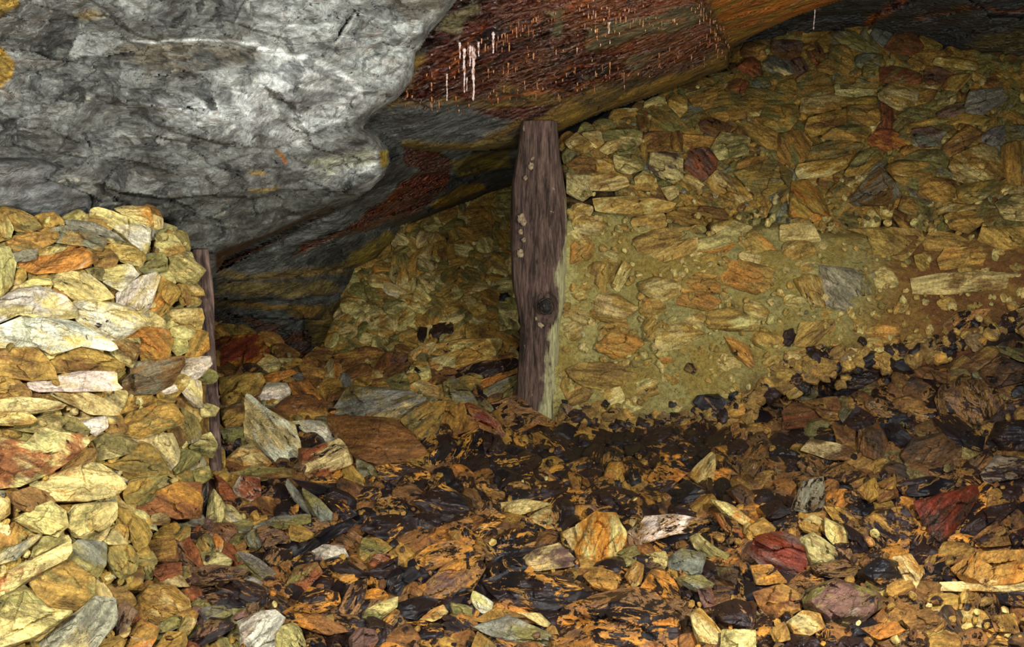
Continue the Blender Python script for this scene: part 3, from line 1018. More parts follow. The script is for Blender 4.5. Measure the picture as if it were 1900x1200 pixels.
def wet_field(x, y):
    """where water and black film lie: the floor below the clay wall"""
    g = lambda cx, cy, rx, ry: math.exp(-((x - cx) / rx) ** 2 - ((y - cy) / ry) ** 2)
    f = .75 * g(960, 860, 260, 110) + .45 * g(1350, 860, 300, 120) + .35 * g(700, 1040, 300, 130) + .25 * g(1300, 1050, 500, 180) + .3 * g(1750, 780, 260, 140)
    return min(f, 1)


def stone_colors(cc, x, y, zone):
    a, b = PAL[cc[0]].copy(), PAL[cc[1]].copy()
    j = rng.uniform(.88, 1.14)
    a *= j * rng.uniform(.93, 1.07, 3); b *= j * rng.uniform(.93, 1.07, 3)
    if zone == 'F':
        zm = lin(150, 108, 52) if (x < 960 and y < 790) else (lin(72, 54, 36) if (x > 1380 and y < 900) else lin(128, 90, 46))
    else:
        zm = {'L': lin(204, 176, 98), 'W': lin(132, 112, 58), 'C': lin(178, 156, 88), 'B': lin(140, 122, 56)}[zone]
    tk = (.14 if zone != 'C' else .32) if cc[0] not in 'wkc' else .06
    if zone == 'F' and x > 1380 and y < 900 and cc[0] not in 'yw':
        tk = .42          # the heap is muddier than the loose rocks in front of it
    a = a * (1 - tk) + zm * tk; b = b * (1 - tk) + zm * tk
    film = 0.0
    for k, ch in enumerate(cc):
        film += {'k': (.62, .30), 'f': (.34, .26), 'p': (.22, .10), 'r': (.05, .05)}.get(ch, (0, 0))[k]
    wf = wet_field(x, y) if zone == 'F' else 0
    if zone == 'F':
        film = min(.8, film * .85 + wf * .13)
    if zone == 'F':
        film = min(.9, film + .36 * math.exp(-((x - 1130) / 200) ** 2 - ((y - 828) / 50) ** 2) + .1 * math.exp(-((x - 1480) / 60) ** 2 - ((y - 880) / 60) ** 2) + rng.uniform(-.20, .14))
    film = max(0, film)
    if zone == 'W':
        wf = .12
    wet = min(1, .08 + .7 * wf + (.35 if cc[0] in 'kfp' else .6 if cc[0] == 'c' else 0) + (.45 if cc in ('ra', 'rk', 'wk', 'sy') and zone == 'F' else 0))
    if cc[0] == 'k':
        a = lin(96, 62, 30) * j
    if cc[0] == 'p':
        wet = max(wet, .4)
    return np.array([*np.clip(a, 0, 1), film]), np.array([*np.clip(b, 0, 1), wet])


# ------------------------------------------------------------------ read the outlines
RS = 4                                   # coarse occupancy map cell (px)
GW, GH = 2100 // RS, 1500 // RS
GX, GY = np.meshgrid((np.arange(GW) + .5) * RS - 100, (np.arange(GH) + .5) * RS - 100)
occ = np.zeros((GH, GW), bool)
rocks = []
for x0, y0, sc, txt in TILES:
    for line in txt.strip().splitlines():
        cc, pts, short = line.split(';')
        poly = [tuple(float(v) for v in p.split(',')) for p in pts.split()]
        poly = [(x0 + a / sc, y0 + b / sc) for a, b in poly]
        P = np.array(poly)
        c, _, A = outline_R(poly, np.array([0.0]))
        ins = inside(GX, GY, poly)
        n = ins.sum()
        if n and (occ & ins).sum() > .42 * n:
            continue
        occ |= ins
        # dilate a little so crevices stay free of extra stones
        rocks.append(dict(cc=cc, poly=poly, c=c, A=A, short=short))
occ_d = occ.copy()
for dy, dx in ((1, 0), (-1, 0), (0, 1), (0, -1)):
    occ_d |= np.roll(np.roll(occ, dy, 0), dx, 1)

# posts keep their place free
POST = [(960, 245), (1040, 238), (1056, 330), (1058, 520), (1040, 660), (1042, 775), (962, 775), (950, 450), (950, 330)]
POST2 = [(352, 465), (388, 465), (398, 560), (402, 700), (410, 870), (388, 870), (362, 600)]


# ------------------------------------------------------------------ fill the rest of the rubble
ZI = np.full((GH, GW), ' ', dtype='<U1')
for z in 'FWBCL':
    ZI[inside(GX, GY, ZP[z])] = z
free = (~occ) & (ZI != ' ') & ~inside(GX, GY, POST)
FILLCC = {'L': ['oy', 'og', 'yo', 'gy', 'go', 'ob', 'ys', 'bo'], 'W': ['og', 'oy', 'gb', 'ob', 'go', 'og', 'gs'],
          'B': ['og', 'og', 'yo', 'go', 'gy', 'ob', 'oy', 'yg'], 'C': ['yo', 'oy', 'og'], 'F': ['ob', 'bo', 'og']}


def fill_cc(z, x, y):
    if z != 'F':
        return random.choice(FILLCC[z])
    if x < 960 and y < 790:
        return random.choice(['ob', 'bo', 'oy', 'gs', 'bk', 'og'])
    if x > 1380 and y < 900:
        return random.choice(['bk', 'kb', 'bo', 'kp', 'gb', 'bk', 'ob', 'kf'])
    if x < 480:
        return random.choice(['ob', 'gs', 'bo', 'pb', 'go', 'rb', 'kp'])
    if y > 1080 and x > 1600:
        return random.choice(['ob', 'bo', 'bk', 'oy'])
    return random.choice(['fk', 'kf', 'pk', 'bk', 'bf', 'bk', 'kp', 'kp', 'fp', 'ob'])


def spacing(z, x, y):
    return {'L': 44, 'W': 34, 'B': 23, 'C': 70, 'F': 50 if y > 950 else 36}[z]


ys, xs = np.nonzero(free)
order = rng.permutation(len(ys))
pts = []
cellmap = {}
for k in order:
    y, x = GY[ys[k], 0], GX[0, xs[k]]
    z = ZI[ys[k], xs[k]]
    sp = spacing(z, x, y) * (0.75 + .5 * _hash(np.int64(x), np.int64(y), np.int64(3)))
    gx_, gy_ = int(x // 60), int(y // 60)
    ok = True
    for ax in (-1, 0, 1):
        for ay in (-1, 0, 1):
            for q in cellmap.get((gx_ + ax, gy_ + ay), ()):
                if (q[0] - x) ** 2 + (1.5 * (q[1] - y)) ** 2 < sp * sp:
                    ok = False
                    break
            if not ok: break
        if not ok: break
    if ok:
        cellmap.setdefault((gx_, gy_), []).append((x, y))
        pts.append((x, y, z))
PT = np.array([(p[0], p[1]) for p in pts])
fx, fy = GX[0, xs], GY[ys, 0]
own = np.empty(len(fx), int)
wx = fx + 7 * fbm(xyz(fx / 25, fy / 25), 2)
wy = fy + 7 * fbm(xyz(fx / 25, fy / 25, 9), 2)
for i in range(0, len(fx), 4000):
    d = (wx[i:i + 4000, None] - PT[None, :, 0]) ** 2 + (1.5 * (wy[i:i + 4000, None] - PT[None, :, 1])) ** 2
    own[i:i + 4000] = d.argmin(1)
fills = []
NB = 24
srt = np.argsort(own)
bounds = np.searchsorted(own[srt], np.arange(len(PT) + 1))
for k in range(len(PT)):
    ii = srt[bounds[k]:bounds[k + 1]]
    if len(ii) < 5:
        continue
    X, Y = fx[ii], fy[ii]
    # keep the piece connected to the seed: within 2.2 spacings
    c = np.array([X.mean(), Y.mean()])
    dx, dy = X - c[0], Y - c[1]
    ang = ((np.arctan2(dy, dx) + 2 * np.pi) % (2 * np.pi)) / (2 * np.pi) * NB
    b = ang.astype(int) % NB
    r = np.hypot(dx, dy)
    R = np.zeros(NB)
    np.maximum.at(R, b, r)
    Q = np.stack([X - c[0], Y - c[1]])
    ew, ev = np.linalg.eigh(np.cov(Q) + np.eye(2) * 6)
    ra, rb = 1.75 * math.sqrt(ew[1]) + 5, 1.75 * math.sqrt(ew[0]) + 5
    rb = max(rb, ra * .42)
    K_ = int(rng.integers(4, 8))
    tb_ = (np.arange(NB) + .5) / NB * 2 * np.pi
    R = np.full(NB, 1e9)
    ph0 = rng.uniform(0, 6.28)
    # a random convex polygon inside the pocket's ellipse
    for q_ in range(K_):
        pn = ph0 + 2 * np.pi * (q_ + rng.uniform(-.28, .28)) / K_
        cs_ = np.cos(tb_ - pn)
        R = np.minimum(R, np.where(cs_ > .05, rng.uniform(.8, 1.12) / np.maximum(cs_, .05), 1e9))
    R = np.minimum(R, 1.5)
    ex = np.stack([np.cos(tb_) * R * ra, np.sin(tb_) * R * rb])
    ex = ev[:, ::-1] @ ex
    tq = np.arctan2(ex[1], ex[0]) % (2 * np.pi); rq = np.hypot(*ex)
    od = np.argsort(tq)
    R = np.interp(tb_, np.concatenate([tq[od] - 2 * np.pi, tq[od], tq[od] + 2 * np.pi]), np.tile(rq[od], 3))
    fills.append(dict(c=c, R=R, z=pts[k][2], A=len(ii) * RS * RS, cc=fill_cc(pts[k][2], c[0], c[1])))

# ------------------------------------------------------------------ the ground and walls the stones lie in
def region_mesh(name, poly, S, step, colf, mat, off=0.05, amp=0.03, freq=22, edge=0, edge_d=0.3, extra=None, back=False):
    P = np.array(poly)
    x0, y0, x1, y1 = P[:, 0].min(), P[:, 1].min(), P[:, 0].max(), P[:, 1].max()
    nx, ny = int((x1 - x0) / step) + 2, int((y1 - y0) / step) + 2
    X, Y = np.meshgrid(x0 + np.arange(nx) * step, y0 + np.arange(ny) * step)
    ins = inside(X, Y, poly)
    D = S(X, Y) + off + amp * fbm(xyz(X / freq, Y / freq * 1.5), 4)
    if extra is not None:
        D = D + extra(X, Y)
    if edge:
        d = dist_line(X, Y, poly, True)
        t = np.clip(1 - d / (edge * (1 + .5 * fbm(xyz(X / 40, Y / 40, 5), 3))), 0, 1)
        D = D + edge_d * (1 - np.sqrt(np.clip(1 - t * t, 0, 1)))
    V = at(X, Y, D)
    idx = np.full(X.shape, -1)
    idx[ins] = np.arange(ins.sum())
    a, b, c, d_ = idx[:-1, :-1], idx[:-1, 1:], idx[1:, 1:], idx[1:, :-1]
    ok = (a >= 0) & (b >= 0) & (c >= 0) & (d_ >= 0)
    Fq = np.stack([a[ok], d_[ok], c[ok], b[ok]], -1)
    Vi, Xi, Yi = V[ins], X[ins], Y[ins]
    c1, c2, tex = colf(Xi, Yi, Vi)
    used = np.zeros(len(Vi), bool); used[Fq.ravel()] = True
    remap = np.cumsum(used) - 1
    return mesh_obj(name, Vi[used], remap[Fq], mat, c1[used], c2[used], tex[used])


def flat_col(a, b, film=0, wet=0):
    def f(X, Y, V):
        n = len(X)
        return np.tile([*a, film], (n, 1)), np.tile([*b, wet], (n, 1)), V * np.array([1, 1, 1])
    return f


o = region_mesh('floor', [(150, 600), (500, 620)] + ZP['F'][2:-5] + [(150, 930)], S_F, 6, flat_col(lin(92, 58, 26), lin(60, 38, 20), .35, .5), M_ROCK, off=.07, amp=.05)
tag(o, 'rubble-covered mine floor', kind='structure')
o = region_mesh('wall_left', ZP['L'], S_L, 6, flat_col(lin(140, 108, 46), lin(92, 70, 32)), M_ROCK, off=.09, amp=.03)
tag(o, 'packed earth behind the pale stacked stones', kind='structure')
o = region_mesh('wall_right', ZP['W'][:10] + [(2100, 640), (1590, 690), (1400, 800), (1040, 800)], S_W, 6, flat_col(lin(110, 86, 36), lin(64, 48, 24)), M_ROCK, off=.08, amp=.04)
tag(o, 'packed earth behind the dry rubble', kind='structure')
o = region_mesh('wall_back', [(590, 670), (560, 600), (640, 480), (760, 380), (970, 300), (1080, 300), (1080, 670)], S_B, 6,
                flat_col(lin(100, 84, 34), lin(60, 48, 22)), M_ROCK, off=.07, amp=.04)
tag(o, 'packed earth behind the small stones', kind='structure')


def clay_col(X, Y, V):
    n = len(X)
    a = np.tile(lin(164, 154, 92), (n, 1)); b = np.tile(lin(160, 138, 66), (n, 1))
    q = fbm(xyz(X / 90, Y / 60), 4)
    # browner to the right end, orange-brown along the foot
    w = np.clip((X - 1560 + 90 * q) / 120, 0, 1)[:, None]
    a = a * (1 - w) + lin(138, 104, 46) * w
    b = b * (1 - w) + lin(116, 76, 32) * w
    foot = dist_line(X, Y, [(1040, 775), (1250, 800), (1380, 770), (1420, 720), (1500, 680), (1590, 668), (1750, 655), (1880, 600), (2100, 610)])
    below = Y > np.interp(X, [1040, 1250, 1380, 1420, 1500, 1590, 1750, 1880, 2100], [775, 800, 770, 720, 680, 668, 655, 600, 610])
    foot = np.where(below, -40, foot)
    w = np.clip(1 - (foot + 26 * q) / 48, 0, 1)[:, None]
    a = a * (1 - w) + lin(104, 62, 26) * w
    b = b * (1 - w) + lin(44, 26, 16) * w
    w2 = np.clip(1 - (X - 1060 + 20 * q) / 60, 0, 1)[:, None]
    a = a * (1 - w2) + lin(190, 180, 110) * w2
    return np.hstack([a, np.zeros((n, 1))]), np.hstack([b, (.15 + .5 * w)]), V


CL = Surf([(x, y, v) for x, y, v in [(1050, 380, 0), (2050, 440, 0), (1060, 780, 0), (1900, 600, 0)]])
cpoly = [(1046, 395), (1130, 380), (1330, 425), (1440, 405), (1560, 425), (1700, 415), (2100, 450), (2100, 670), (1880, 670), (1750, 720), (1590, 740),
         (1500, 760), (1440, 800), (1400, 850), (1250, 860), (1020, 830)]
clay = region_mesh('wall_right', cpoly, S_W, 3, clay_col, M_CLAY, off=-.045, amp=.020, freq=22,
                   extra=lambda X, Y: .17 * np.clip(1 - dist_line(X, Y, cpoly[:7]) / (20 + 8 * fbm(xyz(X / 30, Y / 30, 2), 3)), 0, 1) ** 1.6 + .3 * np.clip((Y - np.interp(X, [1040, 1250, 1380, 1420, 1500, 1590, 1750, 1880, 2100], [790, 812, 785, 735, 700, 686, 672, 616, 626])) / 45, 0, 1) + .03 * fbm(xyz(X / 75, Y / 50, 4), 4) + .012 * np.abs(fbm(xyz(X / 14, Y / 9, 1), 3)))
tag(clay, 'grey-green clay packed between stones', kind='structure')


# ------------------------------------------------------------------ roof
def ledges(lines):
    def f(X, Y):
        tot = np.zeros_like(X, float)
        wob = 7 * fbm(xyz(X / 45, Y / 45, 3), 3)
        for pts_, hgt, L in lines:
            P = np.array(pts_, float)
            if P[0, 0] > P[-1, 0]:
                P = P[::-1]
            yl = np.interp(X, P[:, 0], P[:, 1])
            dy = Y + wob - yl
            span = P[-1, 0] - P[0, 0]
            tp = np.clip(np.minimum(X - P[0, 0], P[-1, 0] - X) / (.18 * span) + .0, 0, 1)
            prof = np.where(dy > 0, np.exp(-np.clip(dy, 0, 1e4) / L), 0) * np.clip(dy / 2.5, 0, 1)
            lip = np.exp(-(np.clip(-dy, 0, 1e4) / (L * .6))) * (dy <= 0)
            tot += tp * hgt * (prof - .45 * lip)
        return tot
    return f


LA = ledges([
    ([(150, -10), (200, 20), (250, 60), (290, 78), (380, 86), (470, 90), (560, 98)], .05, 22),
    ([(500, 95), (515, 70), (540, 30), (575, 8), (640, 0)], .03, 12),
    ([(560, 112), (600, 105), (625, 70), (655, 28), (668, 20)], -.03, 12),
    ([(290, 140), (370, 137), (470, 118), (530, 98)], .04, 16),
    ([(170, 118), (195, 140), (225, 160), (300, 166), (350, 188), (420, 200)], .035, 14),
    ([(235, 200), (290, 235), (330, 240), (400, 262), (440, 270), (510, 270), (590, 242), (650, 224), (690, 205)], .07, 16),
    ([(60, 230), (150, 262), (240, 252), (330, 262), (430, 285)], .025, 14),
    ([(130, 290), (250, 300), (340, 322), (400, 300), (470, 282), (560, 288)], .035, 12),
    ([(170, 332), (220, 352), (300, 368), (400, 362), (460, 368), (520, 352), (600, 350), (670, 352), (725, 318)], .16, 40),
    ([(200, 420), (330, 405), (450, 425), (560, 395), (620, 380)], .04, 14),
    ([(420, 330), (500, 312), (560, 322), (640, 300), (715, 290)], .03, 10),
    ([(640, 150), (700, 120), (760, 60), (800, 20)], .04, 14),
    ([(250, 440), (330, 450), (400, 470), (520, 430)], .03, 10),
])


def strata(ang, f1, f2, amp, ridge=.5):
    ca, sa = math.cos(ang), math.sin(ang)
    def f(X, Y):
        u = X * ca + Y * sa
        v = -X * sa + Y * ca
        v = v + 10 * fbm(xyz(u / 120, v / 80, 2), 3)
        n = fbm(xyz(u / f1, v / f2), 5, .55)
        r = 1 - 2 * np.abs(fbm(xyz(u / f1 * .8, v / f2 * 1.3, 7), 4))
        q = v / (f2 * 1.6) + 1.5 * fbm(xyz(u / f1, v / f1, 4), 2)
        saw = (q - np.floor(q)) - .5
        return amp * (n * (1 - ridge) + .4 * ridge * r + ridge * .55 * saw)
    return f


def plates(x0, x1, y0, y1, n, amp, tilt, asp=2.2, ang=0.0, seed=1, wob=14):
    """flat broken plates of bedrock, each a little proud of or behind its neighbours"""
    r_ = np.random.default_rng(seed)
    sx_, sy_ = r_.uniform(x0, x1, n), r_.uniform(y0, y1, n)
    of, gx, gy = r_.normal(0, amp, n), r_.normal(0, tilt, n), r_.normal(0, tilt * 1.6, n)
    ca, sa = math.cos(ang), math.sin(ang)
    def f(X, Y):
        Xw = X + wob * fbm(xyz(X / 50, Y / 30, seed), 4)
        Yw = Y + wob * .8 * fbm(xyz(X / 50, Y / 30, seed + 3), 4)
        best = np.full(X.shape, 1e12); out = np.zeros(X.shape)
        for a_, b_, o_, p_, q_ in zip(sx_, sy_, of, gx, gy):
            dx, dy = Xw - a_, Yw - b_
            u, v = dx * ca + dy * sa, (-dx * sa + dy * ca) * asp
            d = u * u + v * v
            m_ = d < best
            best = np.where(m_, d, best)
            out = np.where(m_, o_ + np.clip(p_ * (X - a_) / 100 + q_ * (Y - b_) / 100, -.06, .06), out)
        return out
    return f


def paint_base(n, c1, c2, film=0, wet=0):
    return [np.tile([*c1, film], (n, 1)).astype(float), np.tile([*c2, wet], (n, 1)).astype(float)]


_wc = {}
def warp_noise(X, Y, seed):
    k = (len(X), float(X[0]), float(Y[0]), seed % 4)
    if k not in _wc:
        _wc[k] = (fbm(xyz(X / 38, Y / 38, seed % 4), 4), fbm(xyz(X / 38, Y / 22, seed % 4 + 5), 4))
    return _wc[k]


def paint(cs, X, Y, poly, c1=None, c2=None, film=None, wet=None, soft=14, warp=16, k=1.0, line=None, seed=1):
    n1_, n2_ = warp_noise(X, Y, seed)
    wx_ = X + warp * n1_
    wy_ = Y + warp * .7 * n2_
    if line:
        d = line - dist_line(wx_, wy_, poly)
    else:
        d = dist_line(wx_, wy_, poly, True)
        d = np.where(inside(wx_, wy_, poly), d, -d)
    w = np.clip(d / soft + .5, 0, 1)
    w = (w * w * (3 - 2 * w) * k)[:, None]
    if c1 is not None: cs[0][:, :3] = cs[0][:, :3] * (1 - w) + c1 * w
    if c2 is not None: cs[1][:, :3] = cs[1][:, :3] * (1 - w) + c2 * w
    if film is not None: cs[0][:, 3:] = cs[0][:, 3:] * (1 - w) + film * w
    if wet is not None: cs[1][:, 3:] = cs[1][:, 3:] * (1 - w) + wet * w


GREY, GREYD, GREYL, WHITE = lin(122, 124, 118), lin(86, 86, 80), lin(165, 168, 162), lin(226, 228, 222)
OCH, OLV, RED, DRED, ORG = lin(146, 118, 46), lin(100, 88, 42), lin(74, 32, 18), lin(36, 18, 13), lin(176, 92, 30)


def tex_dir(V, ang):
    """texture coordinates along the bedding of the roof"""
    ca, sa = math.cos(ang), math.sin(ang)
    x = V[:, 0] * ca + V[:, 2] * sa
    z = -V[:, 0] * sa + V[:, 2] * ca
    return np.stack([x, z, V[:, 1]], -1)


def colA(X, Y, V):
    cs = paint_base(len(X), GREY, GREYD, 0, .12)
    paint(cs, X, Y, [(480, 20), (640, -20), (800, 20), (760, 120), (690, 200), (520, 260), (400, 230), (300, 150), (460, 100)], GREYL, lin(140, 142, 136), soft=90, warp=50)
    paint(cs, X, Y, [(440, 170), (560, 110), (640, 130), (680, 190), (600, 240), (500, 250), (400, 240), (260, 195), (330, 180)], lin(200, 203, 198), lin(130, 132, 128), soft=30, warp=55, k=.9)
    paint(cs, X, Y, [(660, 150), (690, 60), (770, 20), (800, 40), (770, 110), (720, 180)], lin(185, 190, 184), GREY, soft=50, warp=40)
    paint(cs, X, Y, [(560, 320), (620, 290), (700, 275), (715, 300), (690, 345), (600, 355)], lin(195, 200, 195), GREY, soft=26, warp=22)
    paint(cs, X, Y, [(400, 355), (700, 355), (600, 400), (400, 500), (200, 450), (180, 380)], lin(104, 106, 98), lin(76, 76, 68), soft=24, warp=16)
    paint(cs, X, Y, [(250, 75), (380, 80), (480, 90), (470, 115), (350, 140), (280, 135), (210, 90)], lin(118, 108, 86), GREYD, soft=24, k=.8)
    for i, l in enumerate([[(245, 74), (300, 81), (380, 72), (470, 78), (500, 92)], [(482, 92), (520, 97), (545, 108), (568, 106)], [(590, 115), (635, 135), (668, 165), (670, 182)],
                           [(560, 160), (610, 165), (665, 172)], [(660, 25), (640, 60), (610, 95)], [(430, 172), (470, 180), (500, 170)], [(650, 330), (680, 315), (700, 290)]]):
        paint(cs, X, Y, l, WHITE, WHITE, line=(5 if i in (1, 2) else 2.2), soft=5, warp=10, k=.9, seed=i + 3)
    # ochre iron stains on the grey roof
    paint(cs, X, Y, [(135, 30), (165, 15), (200, 28), (160, 36)], OCH, OLV, soft=16, warp=8, k=.7)
    paint(cs, X, Y, [(-60, 85), (5, 88), (28, 115), (24, 145), (0, 168), (-60, 170)], OCH, lin(190, 150, 50), soft=8, warp=8)
    paint(cs, X, Y, [(-60, -20), (35, -10), (40, 10), (0, 30), (-60, 30)], OCH, OLV, soft=10, warp=8)
    paint(cs, X, Y, [(458, 320), (490, 318), (495, 326), (465, 328)], OCH, OCH, soft=5, warp=6, k=.8)
    paint(cs, X, Y, [(460, 352), (520, 345), (515, 352), (470, 357)], OCH, OCH, soft=5, warp=6, k=.8)
    paint(cs, X, Y, [(515, 280), (525, 290), (530, 300)], lin(170, 100, 30), OCH, line=3, soft=5, warp=4)
    paint(cs, X, Y, [(705, 278), (722, 278), (722, 305), (708, 315)], lin(176, 160, 60), OCH, soft=6, warp=6)
    paint(cs, X, Y, [(560, 300), (690, 270), (700, 300), (600, 330)], lin(160, 160, 110), None, soft=12, k=.5)
    paint(cs, X, Y, [(730, 200), (700, 225), (690, 235), (745, 195), (775, 160), (800, 120), (790, 110), (760, 150)], lin(120, 70, 26), OCH, wet=.5, soft=10, warp=14, k=.9)
    paint(cs, X, Y, [(700, 0), (820, -20), (840, 20), (760, 60), (740, 20)], lin(150, 150, 140), lin(100, 90, 70), soft=20, k=.6)
    paint(cs, X, Y, [(400, 470), (400, 505), (470, 462), (620, 392), (618, 380), (540, 415)], lin(60, 28, 18), DRED, wet=.9, soft=8, warp=5)
    return cs[0], cs[1], tex_dir(V, -.1)


PA = [(-160, -160), (880, -160), (850, 0), (828, 30), (800, 60), (775, 100), (768, 150), (738, 185), (695, 214), (674, 236), (702, 252), (720, 272), (726, 300),
      (712, 330), (690, 352), (660, 372), (618, 386), (560, 415), (480, 450), (420, 480), (395, 520), (340, 560), (-160, 560)]
S_A = Surf([(-150, -150, 1.45), (0, 0, 1.75), (400, 0, 2.15), (800, 0, 2.75), (0, 200, 1.95), (400, 200, 2.4), (750, 150, 3.05), (0, 380, 2.15), (200, 330, 2.42),
            (400, 350, 2.75), (700, 300, 3.35), (400, 480, 3.15), (600, 390, 3.45), (200, 480, 2.75), (0, 500, 2.5), (880, -150, 2.6)])
roof_s = strata(.06, 130, 20, .05, .5)
bump2 = lambda X, Y: .03 * fbm(xyz(X / 60, Y / 45, 8), 4) + .012 * fbm(xyz(X / 9, Y / 7, 2), 3)
PLA = plates(-150, 760, -150, 520, 60, .028, .06, 2.3, .05, 5)
PLB = plates(-150, 760, -150, 520, 420, .008, .05, 2.0, -.1, 6, 10)
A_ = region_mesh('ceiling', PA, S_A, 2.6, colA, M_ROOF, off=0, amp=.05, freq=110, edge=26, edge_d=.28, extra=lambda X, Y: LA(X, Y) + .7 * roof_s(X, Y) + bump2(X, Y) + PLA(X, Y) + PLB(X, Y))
tag(A_, 'grey layered rock roof bulging down over the pale stack', kind='structure')

P0 = [(-160, 285), (0, 292), (60, 290), (105, 300), (150, 325), (177, 358), (170, 392), (158, 414), (120, 416), (70, 412), (30, 392), (-160, 385)]
S_A0 = Surf([(x, y, float(S_A(x, y)) - .10) for x, y in ((-150, 300), (0, 300), (100, 310), (170, 350), (150, 400), (0, 385), (-150, 385))])
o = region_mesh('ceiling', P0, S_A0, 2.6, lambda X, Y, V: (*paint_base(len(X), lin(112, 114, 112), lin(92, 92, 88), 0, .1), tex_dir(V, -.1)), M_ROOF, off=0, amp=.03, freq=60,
                edge=14, edge_d=.2, extra=lambda X, Y: .4 * roof_s(X, Y) + .4 * bump2(X, Y))
tag(o, 'smooth grey roof slab hanging over the pale stack', kind='structure')


def colB1(X, Y, V):
    cs = paint_base(len(X), lin(120, 92, 34), lin(70, 56, 30), 0, .25)
    # iron-red wet crust
    paint(cs, X, Y, [(830, 0), (800, 60), (745, 175), (800, 192), (870, 186), (940, 160), (1040, 180), (1200, 140), (1345, 95), (1290, -30), (900, -60)], RED, DRED, film=.16, wet=1.0, soft=22, warp=26)
    paint(cs, X, Y, [(930, -40), (1300, -40), (1340, 90), (1180, 120), (1080, 60)], lin(120, 52, 22), lin(150, 82, 30), wet=.9, soft=60, warp=40, k=.6)
    # grey-green bare patches in the crust
    for i, pl in enumerate([[(1090, 60), (1180, 35), (1290, 0), (1330, 25), (1230, 70), (1100, 95)], [(1010, 30), (1060, 20), (1040, 60), (1015, 60)], [(820, 25), (880, 0), (895, 20), (850, 65), (815, 60)],
                            [(1150, 110), (1240, 90), (1190, 130)], [(1070, 140), (1110, 135), (1090, 150)]]):
        paint(cs, X, Y, pl, lin(112, 104, 72), lin(84, 76, 46), film=0, wet=.35, soft=12, warp=26, seed=20 + i, k=.9)
    for i, l in enumerate([[(850, 100), (960, 60), (1100, 5)], [(880, 150), (1000, 100), (1150, 60), (1280, 30)], [(960, 170), (1100, 120), (1250, 100), (1330, 70)], [(800, 150), (900, 90), (1000, 30)],
                           [(900, 190), (1050, 165), (1200, 125)], [(760, 170), (820, 110), (900, 50)]]):
        paint(cs, X, Y, l, ORG, lin(150, 66, 22), line=2.2, soft=6, warp=30, seed=40 + i, k=.5)
    # dark grey rock left below the crust
    paint(cs, X, Y, [(660, 215), (740, 190), (800, 195), (880, 195), (960, 215), (930, 240), (880, 262), (740, 280), (660, 260)], lin(92, 94, 88), lin(66, 66, 60), film=0, wet=.3, soft=14, warp=14)
    paint(cs, X, Y, [(870, 200), (960, 195), (1040, 195), (1010, 215), (930, 225)], lin(90, 44, 24), DRED, wet=.7, soft=10, warp=12)
    paint(cs, X, Y, [(735, 262), (850, 262), (950, 258), (950, 300), (730, 300)], lin(116, 96, 34), OLV, soft=10, warp=10)
    # ochre belt along the lip
    paint(cs, X, Y, [(1010, 235), (1060, 200), (1180, 160), (1345, 118), (1360, 140), (1200, 200), (1040, 250)], lin(134, 104, 32), lin(92, 74, 28), film=0, wet=.2, soft=14, warp=12)
    paint(cs, X, Y, [(1310, -20), (1420, -60), (1600, -60), (1560, 10), (1440, 50), (1360, 85)], lin(170, 100, 24), lin(140, 108, 34), film=0, wet=.4, soft=16, warp=14)
    return cs[0], cs[1], tex_dir(V, .33)


PB1 = [(640, 80), (700, -160), (2100, -160), (2100, -70), (1700, -30), (1560, 2), (1480, 30), (1400, 66), (1362, 88), (1352, 128), (1290, 150), (1210, 180), (1110, 212), (1042, 243), (985, 256), (958, 275),
       (900, 280), (800, 282), (725, 275), (668, 236), (640, 200)]
S_B1 = Surf([(800, 0, 2.98), (1200, 0, 3.15), (1290, 0, 3.3), (1340, 80, 4.2), (1200, 170, 4.3), (1040, 235, 4.08), (950, 245, 4.02), (780, 185, 3.4), (740, 270, 3.8), (1000, 120, 3.55),
             (850, 250, 3.9), (1500, 0, 4.0), (1900, -100, 3.5), (1360, 100, 4.35), (1200, -150, 2.7), (650, 100, 3.2), (650, 220, 3.5), (1000, 0, 3.05)])
LB = ledges([
    ([(740, 178), (800, 196), (870, 190), (930, 170), (1000, 185)], .06, 16),
    ([(1000, 190), (1100, 165), (1220, 130), (1345, 100)], .05, 14),
    ([(860, 120), (960, 95), (1060, 60), (1150, 10)], .03, 10),
    ([(900, 165), (1020, 130), (1140, 100), (1300, 50)], .035, 10),
    ([(860, 240), (960, 225), (1060, 205), (1200, 165)], .04, 10),
    ([(740, 258), (850, 250), (950, 262)], .05, 10),
    ([(1030, 218), (1150, 185), (1340, 125)], .03, 8),
])
st1 = strata(-.33, 130, 15, .06, .55)
def crustd(X, Y):
    u = X * .94 - Y * .33; v = X * .33 + Y * .94
    m = inside(X, Y, [(820, -60), (780, 90), (740, 178), (800, 200), (950, 175), (1040, 190), (1200, 150), (1352, 108), (1300, -60)])
    m = m * 1.0
    rid = 1 - 2 * np.abs(fbm(xyz(u / 26, v / 7, 3), 3))
    return -m * .035 * np.clip(rid, 0, 1) * (0.5 + .5 * fbm(xyz(u / 70, v / 50, 6), 2))
def ridgeB(X, Y):
    d = dist_line(X, Y, [(1270, -60), (1292, 0), (1325, 50), (1352, 92)])
    side = (X - np.interp(Y, [-60, 0, 50, 92], [1270, 1292, 1325, 1352])) > 0
    return -.10 * np.exp(-d / 10) + .22 * side * np.exp(-np.clip(d, 0, 1e4) / 120) * 1.0
o = region_mesh('ceiling', PB1, S_B1, 2.4, colB1, M_CRUST, off=0, amp=.03, freq=90, edge=16, edge_d=.25, extra=lambda X, Y: LB(X, Y) + st1(X, Y) + crustd(X, Y) + ridgeB(X, Y))
tag(o, 'iron-red dripping roof beds above the thick post', kind='structure')


